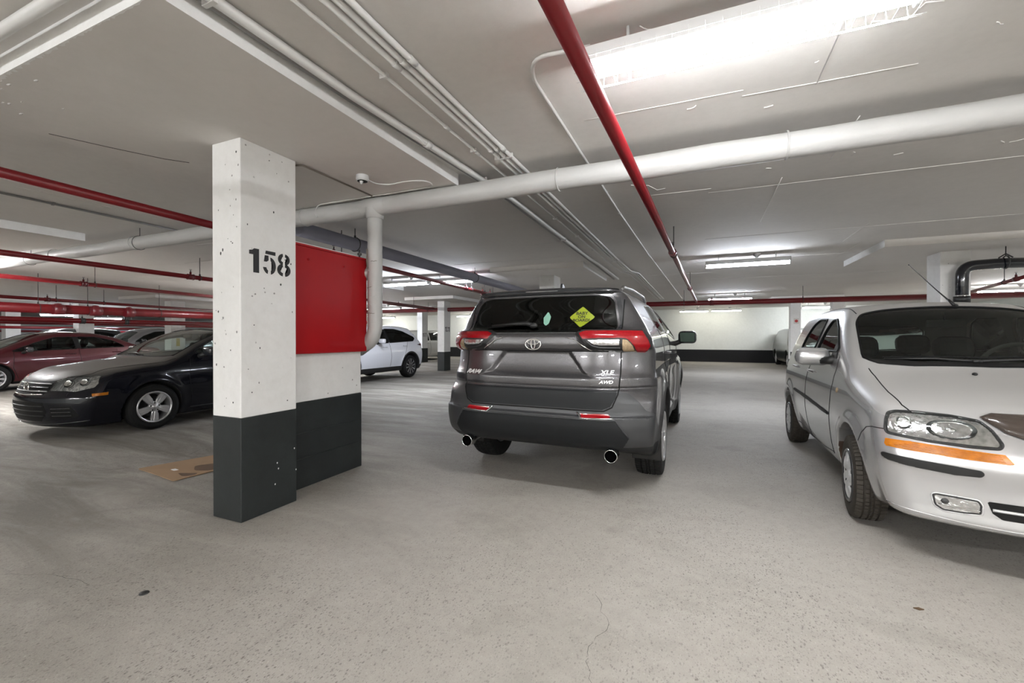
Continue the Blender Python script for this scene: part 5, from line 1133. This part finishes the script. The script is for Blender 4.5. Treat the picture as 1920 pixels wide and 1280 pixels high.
def make_conduits():
    def cond(label, pts, rad, mat='conduit', couple=(), clips=(), group=None, bend=.05):
        r = empty('conduit', label, 'conduit', (0, 0, 0), 0, group); P = bendpath(pts, bend, 4); b = MB(); b.tube(P, rad, 10); b.obj('tube', M[mat], r)
        def at(y):
            for a, c in zip(P, P[1:]):
                if (a.y - y) * (c.y - y) <= 0 and a.y != c.y: t = (y - a.y) / (c.y - a.y); return a + (c - a) * t, (c - a).normalized()
        for y in couple:
            q = at(y)
            if q: b = MB(); b.tube([q[0] - q[1] * .028, q[0] + q[1] * .028], rad + .004, 10); b.obj('conduit_coupling', M[mat], r)
        for y in clips:
            q = at(y)
            if q: b = MB(); b.box(q[0].x - rad - .022, q[0].x + rad + .006, q[0].y - .011, q[0].y + .011, q[0].z - rad - .002, q[0].z + rad + .006, .002); b.obj('conduit_clip', M[mat], r)
        return r
    Z = 2.752
    jog = lambda x: [(x, -2.2, Z), (x + .01, 6.3, Z), (x + .01, 8.2, Z), (x + .05, 8.45, Z - .03), (x + .06, 9.6, Z - .03), (x + .16, 10.2, Z), (x + .20, 17.5, Z)]
    G = 'conduits of the ceiling bundle'
    for x, rd, w in ((-1.615, .011, 'thin leftmost'), (-1.495, .016, 'second'), (-1.445, .015, 'third'), (-1.395, .015, 'rightmost')):
        cond(w + ' painted conduit of the ceiling bundle over the dark grey SUV', jog(x), rd, 'conduit', (1.9 if rd > .012 else 2.6, 3.05), [.9 + 1.05 * k for k in range(7)] if rd < .012 else (3.2, 8.3), G)
    cond('thick painted conduit along the edge of the drop panel at pillar 158', [(-1.945, -2.2, 2.745), (-1.915, 2, 2.745), (-1.80, 4.2, 2.745), (-1.84, 8.0, 2.745), (-1.78, 8.5, 2.72), (-1.80, 10.8, 2.72)], .026, 'conduit', (2.75,), (1.2, 3.6, 6.2))
    cond('grey flat conduit between the drop panel edge and the thick conduit', [(-1.985, -2.2, 2.755), (-1.975, 2, 2.755), (-1.86, 3.9, 2.755), (-1.90, 8.0, 2.755), (-1.90, 10.8, 2.72)], .017, 'steel', (), ())
    cond('thin painted conduit looping from the near lamp and running off under the ceiling', [(-.50, 2.16, 2.752), (-.80, 2.15, 2.766), (-.865, 2.30, 2.766), (-.855, 5.2, 2.766), (-.81, 8.1, 2.766), (-.80, 8.3, 2.766), (-.55, 17.6, 2.766)], .011, 'conduit', (5.25, 8.15), (), None, .10)
    cond('painted conduit along the ceiling edge in the upper left corner', [(-6.6, .93, 2.735), (-3.9, .93, 2.735), (-1.9, .93, 2.735)], .026, 'conduit', (), ())
    cond('slim grey conduit on the ceiling left of the number 158 pillar', [(-6.5, -.5, 2.765), (-6.55, 2.3, 2.765), (-6.72, 5.4, 2.765)], .012, 'steel', (), (2.4,))
    cond('dark thin conduit from the top of pillar 158 to the white drain pipe', [(-2.96, 2.50, DROP - .008), (-2.905, 2.515, DROP - .008), (-2.915, 3.36, DROP - .008)], .007, 'brown', (), (), None, .02)
    r = empty('heat_detector', 'round white heat detector on the drop panel right of pillar 158', 'detector', (-2.64, 2.90, DROP))
    b = MB(); b.lathe([(0, .052), (-.030, .054), (-.045, .050), (-.047, .0)], 24, 'z'); b.obj('detector_housing', M['fix'], r)
    b = MB(); b.lathe([(-.0475, .043), (-.050, .040), (-.050, 0)], 20, 'z'); b.obj('detector_grille', M['seal'], r); b = MB(); b.lathe([(-.05, .016), (-.068, .012), (-.078, .004), (-.079, 0)], 12, 'z', (0, -.012, 0)); b.obj('detector_tip', M['fix'], r)
    cb = empty('cable', 'loose white cable looping from the heat detector to the white drain pipe', 'cable', (0, 0, 0))
    b = MB(); b.tube(bendpath([(-2.62, 2.93, 2.65), (-2.64, 3.06, 2.655), (-2.55, 3.15, 2.663), (-2.35, 3.13, 2.664), (-2.18, 3.20, 2.664), (-2.20, 3.33, 2.66), (-2.5, 3.345, 2.664), (-3.35, 3.33, 2.664), (-3.62, 3.33, 2.662), (-3.68, 3.345, 2.60), (-3.64, 3.335, 2.54)], .09, 6), .006, 8); b.obj('cable_sheath', M['conduit'], cb)

FIX = {}
def fixture(label, x0, y, z=2.60, L=1.30, guard=False, warm=False, rz=0., group=None, hang=True, lens='lamp'):
    r = empty('fluorescent_lamp', label, 'lamp', (x0, y, z), rz, group)
    key = (L, guard, warm, z)
    b = MB(); b.box(0, L, -.066, .066, .0, .07, .004); b.obj('housing', M['fix'], r)
    n = 14; prof = [(.052 * math.cos(math.pi * k / n), -.002 - .050 * math.sin(math.pi * k / n)) for k in range(n + 1)]
    b = MB(); A = [b.b.verts.new((.015, p[0], p[1])) for p in prof]; B = [b.b.verts.new((L - .015, p[0], p[1])) for p in prof]
    for k in range(n): b.b.faces.new((A[k], A[k + 1], B[k + 1], B[k])).smooth = True
    b.b.faces.new(A); b.b.faces.new(B[::-1]); b.b.faces.new((A[0], B[0], B[-1], A[-1])); b.obj('lamp_lens', M['lampwarm' if warm else lens], r)
    for x in (0, L - .02): b = MB(); b.box(x, x + .02, -.056, .056, -.046, .0, .006); b.obj('end_cap', M['fix'], r)
    top = CEIL - z
    if top > .09:
        for x in (.22, L - .22): b = MB(); b.tube([(x, 0, .07), (x, 0, top)], .008, 6); b.obj('hanger_rod', M['fix'], r)
    b = MB(); b.lathe([(top, .06), (top - .03, .058), (top - .045, .04), (.09, .02)], 16, 'z', (L * .62, 0, 0)); b.obj('ceiling_rose', M['fix'], r)
    if guard:
        b = MB()
        for a in (-.100, -.085, -.04, .04, .085, .100): b.tube([(-.02, a, .0 if abs(a) > .09 else -.062 - .02 * (abs(a) < .05)), (L + .02, a, .0 if abs(a) > .09 else -.062 - .02 * (abs(a) < .05))], .0013, 5)
        for k in range(20):
            x = .02 + (L - .04) * k / 19; b.tube([(x, -.100, .02), (x, -.100, 0), (x, -.085, -.062), (x, -.04, -.082), (x, .04, -.082), (x, .085, -.062), (x, .100, 0), (x, .100, .02)], .0013, 5)
        b.obj('wire_guard', M['fix'], r)
    return r

def make_lamps():
    fixture('near fluorescent lamp with wire guard at the upper right beside the red pipe', -.53, 2.13, 2.625, 1.32, True, lens='lampnear')
    fixture('fluorescent lamp on the ceiling between the dark grey SUV and the silver hatchback', .13, 8.80, 2.62, 1.35, lens='lampdim')
    fixture('fluorescent lamp just above the red main, right of the long red pipe', .32, 16.4, 2.60, 1.35, lens='lampdim')
    fixture('warm fluorescent lamp by the far wall, left one of the pair', -.85, 23.9, 2.62, 1.35, warm=True)
    fixture('warm fluorescent lamp by the far wall, right one of the pair', .62, 23.9, 2.62, 1.35, warm=True)
    fixture('fluorescent lamp over the white SUV nearer the white drain drop', -7.25, 8.75, 2.61, 1.3, lens='lampdim')
    fixture('fluorescent lamp over the white SUV nearer the dark grey SUV', -5.86, 8.78, 2.61, 1.3, lens='lampdim')
    fixture('far fluorescent lamp above the roof of the white SUV', -14.3, 16.05, 2.60, 1.9, lens='lampdim')
    fixture('smaller far fluorescent lamp below the one above the white SUV roof', -20.6, 23.2, 2.60, 2.2, lens='warmfar')
    fixture('far fluorescent lamp right of the number 131 pillar', -14.0, 23.8, 2.62, 1.5, lens='warmfar')
    fixture('fluorescent lamp behind the black drain pipe at the right edge', 7.3, 16.6, 2.60, 1.5)
    fixture('fluorescent lamp above the far pillar over the silver hatchback roof', 4.2, 22.4, 2.60, 1.35)
    for i, (x, y) in enumerate(((-25.5, 8.9), (-28.5, 11.5), (-33.5, 14.5), (-31.0, 16.5))):
        fixture(['leftmost far fluorescent lamp over the dark red sedan', 'long far fluorescent lamp over the dark red sedan roof', 'far fluorescent lamp left of the dark-piped pillar', 'far fluorescent lamp right of the dark-piped pillar'][i], x, y, 2.25, 1.5, rz=.9, lens='lampdim')
    # unseen lamps, most of them added to brighten the pillar, ceiling and left bays
    for x, y, ln in ((-12.3, 2.6, 'lampfill'), (5.8, 2.1, 'lamp'), (5.6, -1.4, 'lampfill'), (6.3, 8.8, 'lampdim'), (1.5, -5.4, 'lampfill'), (-3.2, -5.4, 'lampfill'), (-8, -5.4, 'lampfill'), (6, -5, 'lampfill'), (-19.5, 2.8, 'lampfill'), (-12.6, 9.6, 'lampfill'), (-20.5, 16, 'lampfill'), (-26, 4.5, 'lampfill')): fixture('fluorescent lamp in a bay outside the view', x, y, 2.61, 1.32, group='lamps outside the view', lens=ln)

def make_floor_things():
    fl = bpy.data.objects['floor']; rg = random.Random(21)
    for pts in ([(-3.55, 1.02), (-3.2, 1.18), (-2.9, 1.2), (-2.65, 1.33)], [(-3.0, 4.3), (-2.7, 4.75), (-2.45, 5.3)], [(-.35, 1.55), (-.42, 1.75), (-.36, 1.95), (-.5, 2.2)], [(-5.6, 2.1), (-5.2, 2.35), (-5.1, 2.9), (-5.4, 3.4)]):
        P = []
        for a, c in zip(pts, pts[1:]):
            for k in range(6): t = k / 6; P.append((a[0] + (c[0] - a[0]) * t + rg.uniform(-.012, .012), a[1] + (c[1] - a[1]) * t + rg.uniform(-.012, .012), -.0005))
        b = MB(); b.tube(P, [rg.uniform(.0005, .0012) for _ in P], 5); b.obj('floor_crack', M['seal'], fl)

    r = empty('cardboard_sheet', 'flattened brown cardboard lying on the floor behind pillar 158', 'cardboard', (-4.3, 2.4, .0))
    P = [(-.716, .024), (-.40, -.005), (.003, -.057), (.03, .30), (.08, .66), (-.50, .72), (-.62, .35)]
    b = MB(); V = []
    b.prism(rounded(P, .03, 3), .006, Matrix.Translation((0, 0, .004))); b.obj('sheet', M['card'], r)
    b = MB(); b.prism(rounded([(-.30, .30), (-.14, .20), (.0, .26), (.03, .50), (-.14, .52)], .05, 3), .0012, Matrix.Translation((0, 0, .0102))); b.obj('oil_stain', M['carddark'], r)
    b = MB(); b.prism(rounded([(-.20, .09), (-.06, .05), (.0, .10), (-.02, .17)], .03, 3), .0012, Matrix.Translation((0, 0, .0102))); b.obj('oil_stain', M['carddark'], r)
    b = MB(); b.prism([(-.38, .13), (-.31, .12), (-.30, .155), (-.37, .165)], .002, Matrix.Translation((0, 0, .0103))); b.obj('torn_patch', M['dropside'], r)
    d = MB(); d.lathe([(0, .022), (.004, .021), (.005, .0)], 16, 'z'); o = d.obj('floor_disc', M['coin']); o.location = (-2.56, 1.262, 0); setm(o, label='small dark disc lying on the floor left of the camera', category='disc')
    d = MB(); d.prism([(-.02, 0), (0, -.01), (.022, .002), (.004, .012)], .004); o = d.obj('dry_leaf', M['leaf']); o.location = (.965, 2.637, .001); setm(o, label='small dry leaf on the floor in front of the silver hatchback', category='leaf')
# ---------------------------------------------------------------- build
make_shell(); make_wing_wall(); make_pillars(); make_white_pipe(); make_pipes(); make_conduits(); make_lamps(); make_floor_things()
make_suv_dark(); make_hatch(); make_sedan_black(); make_far_cars()
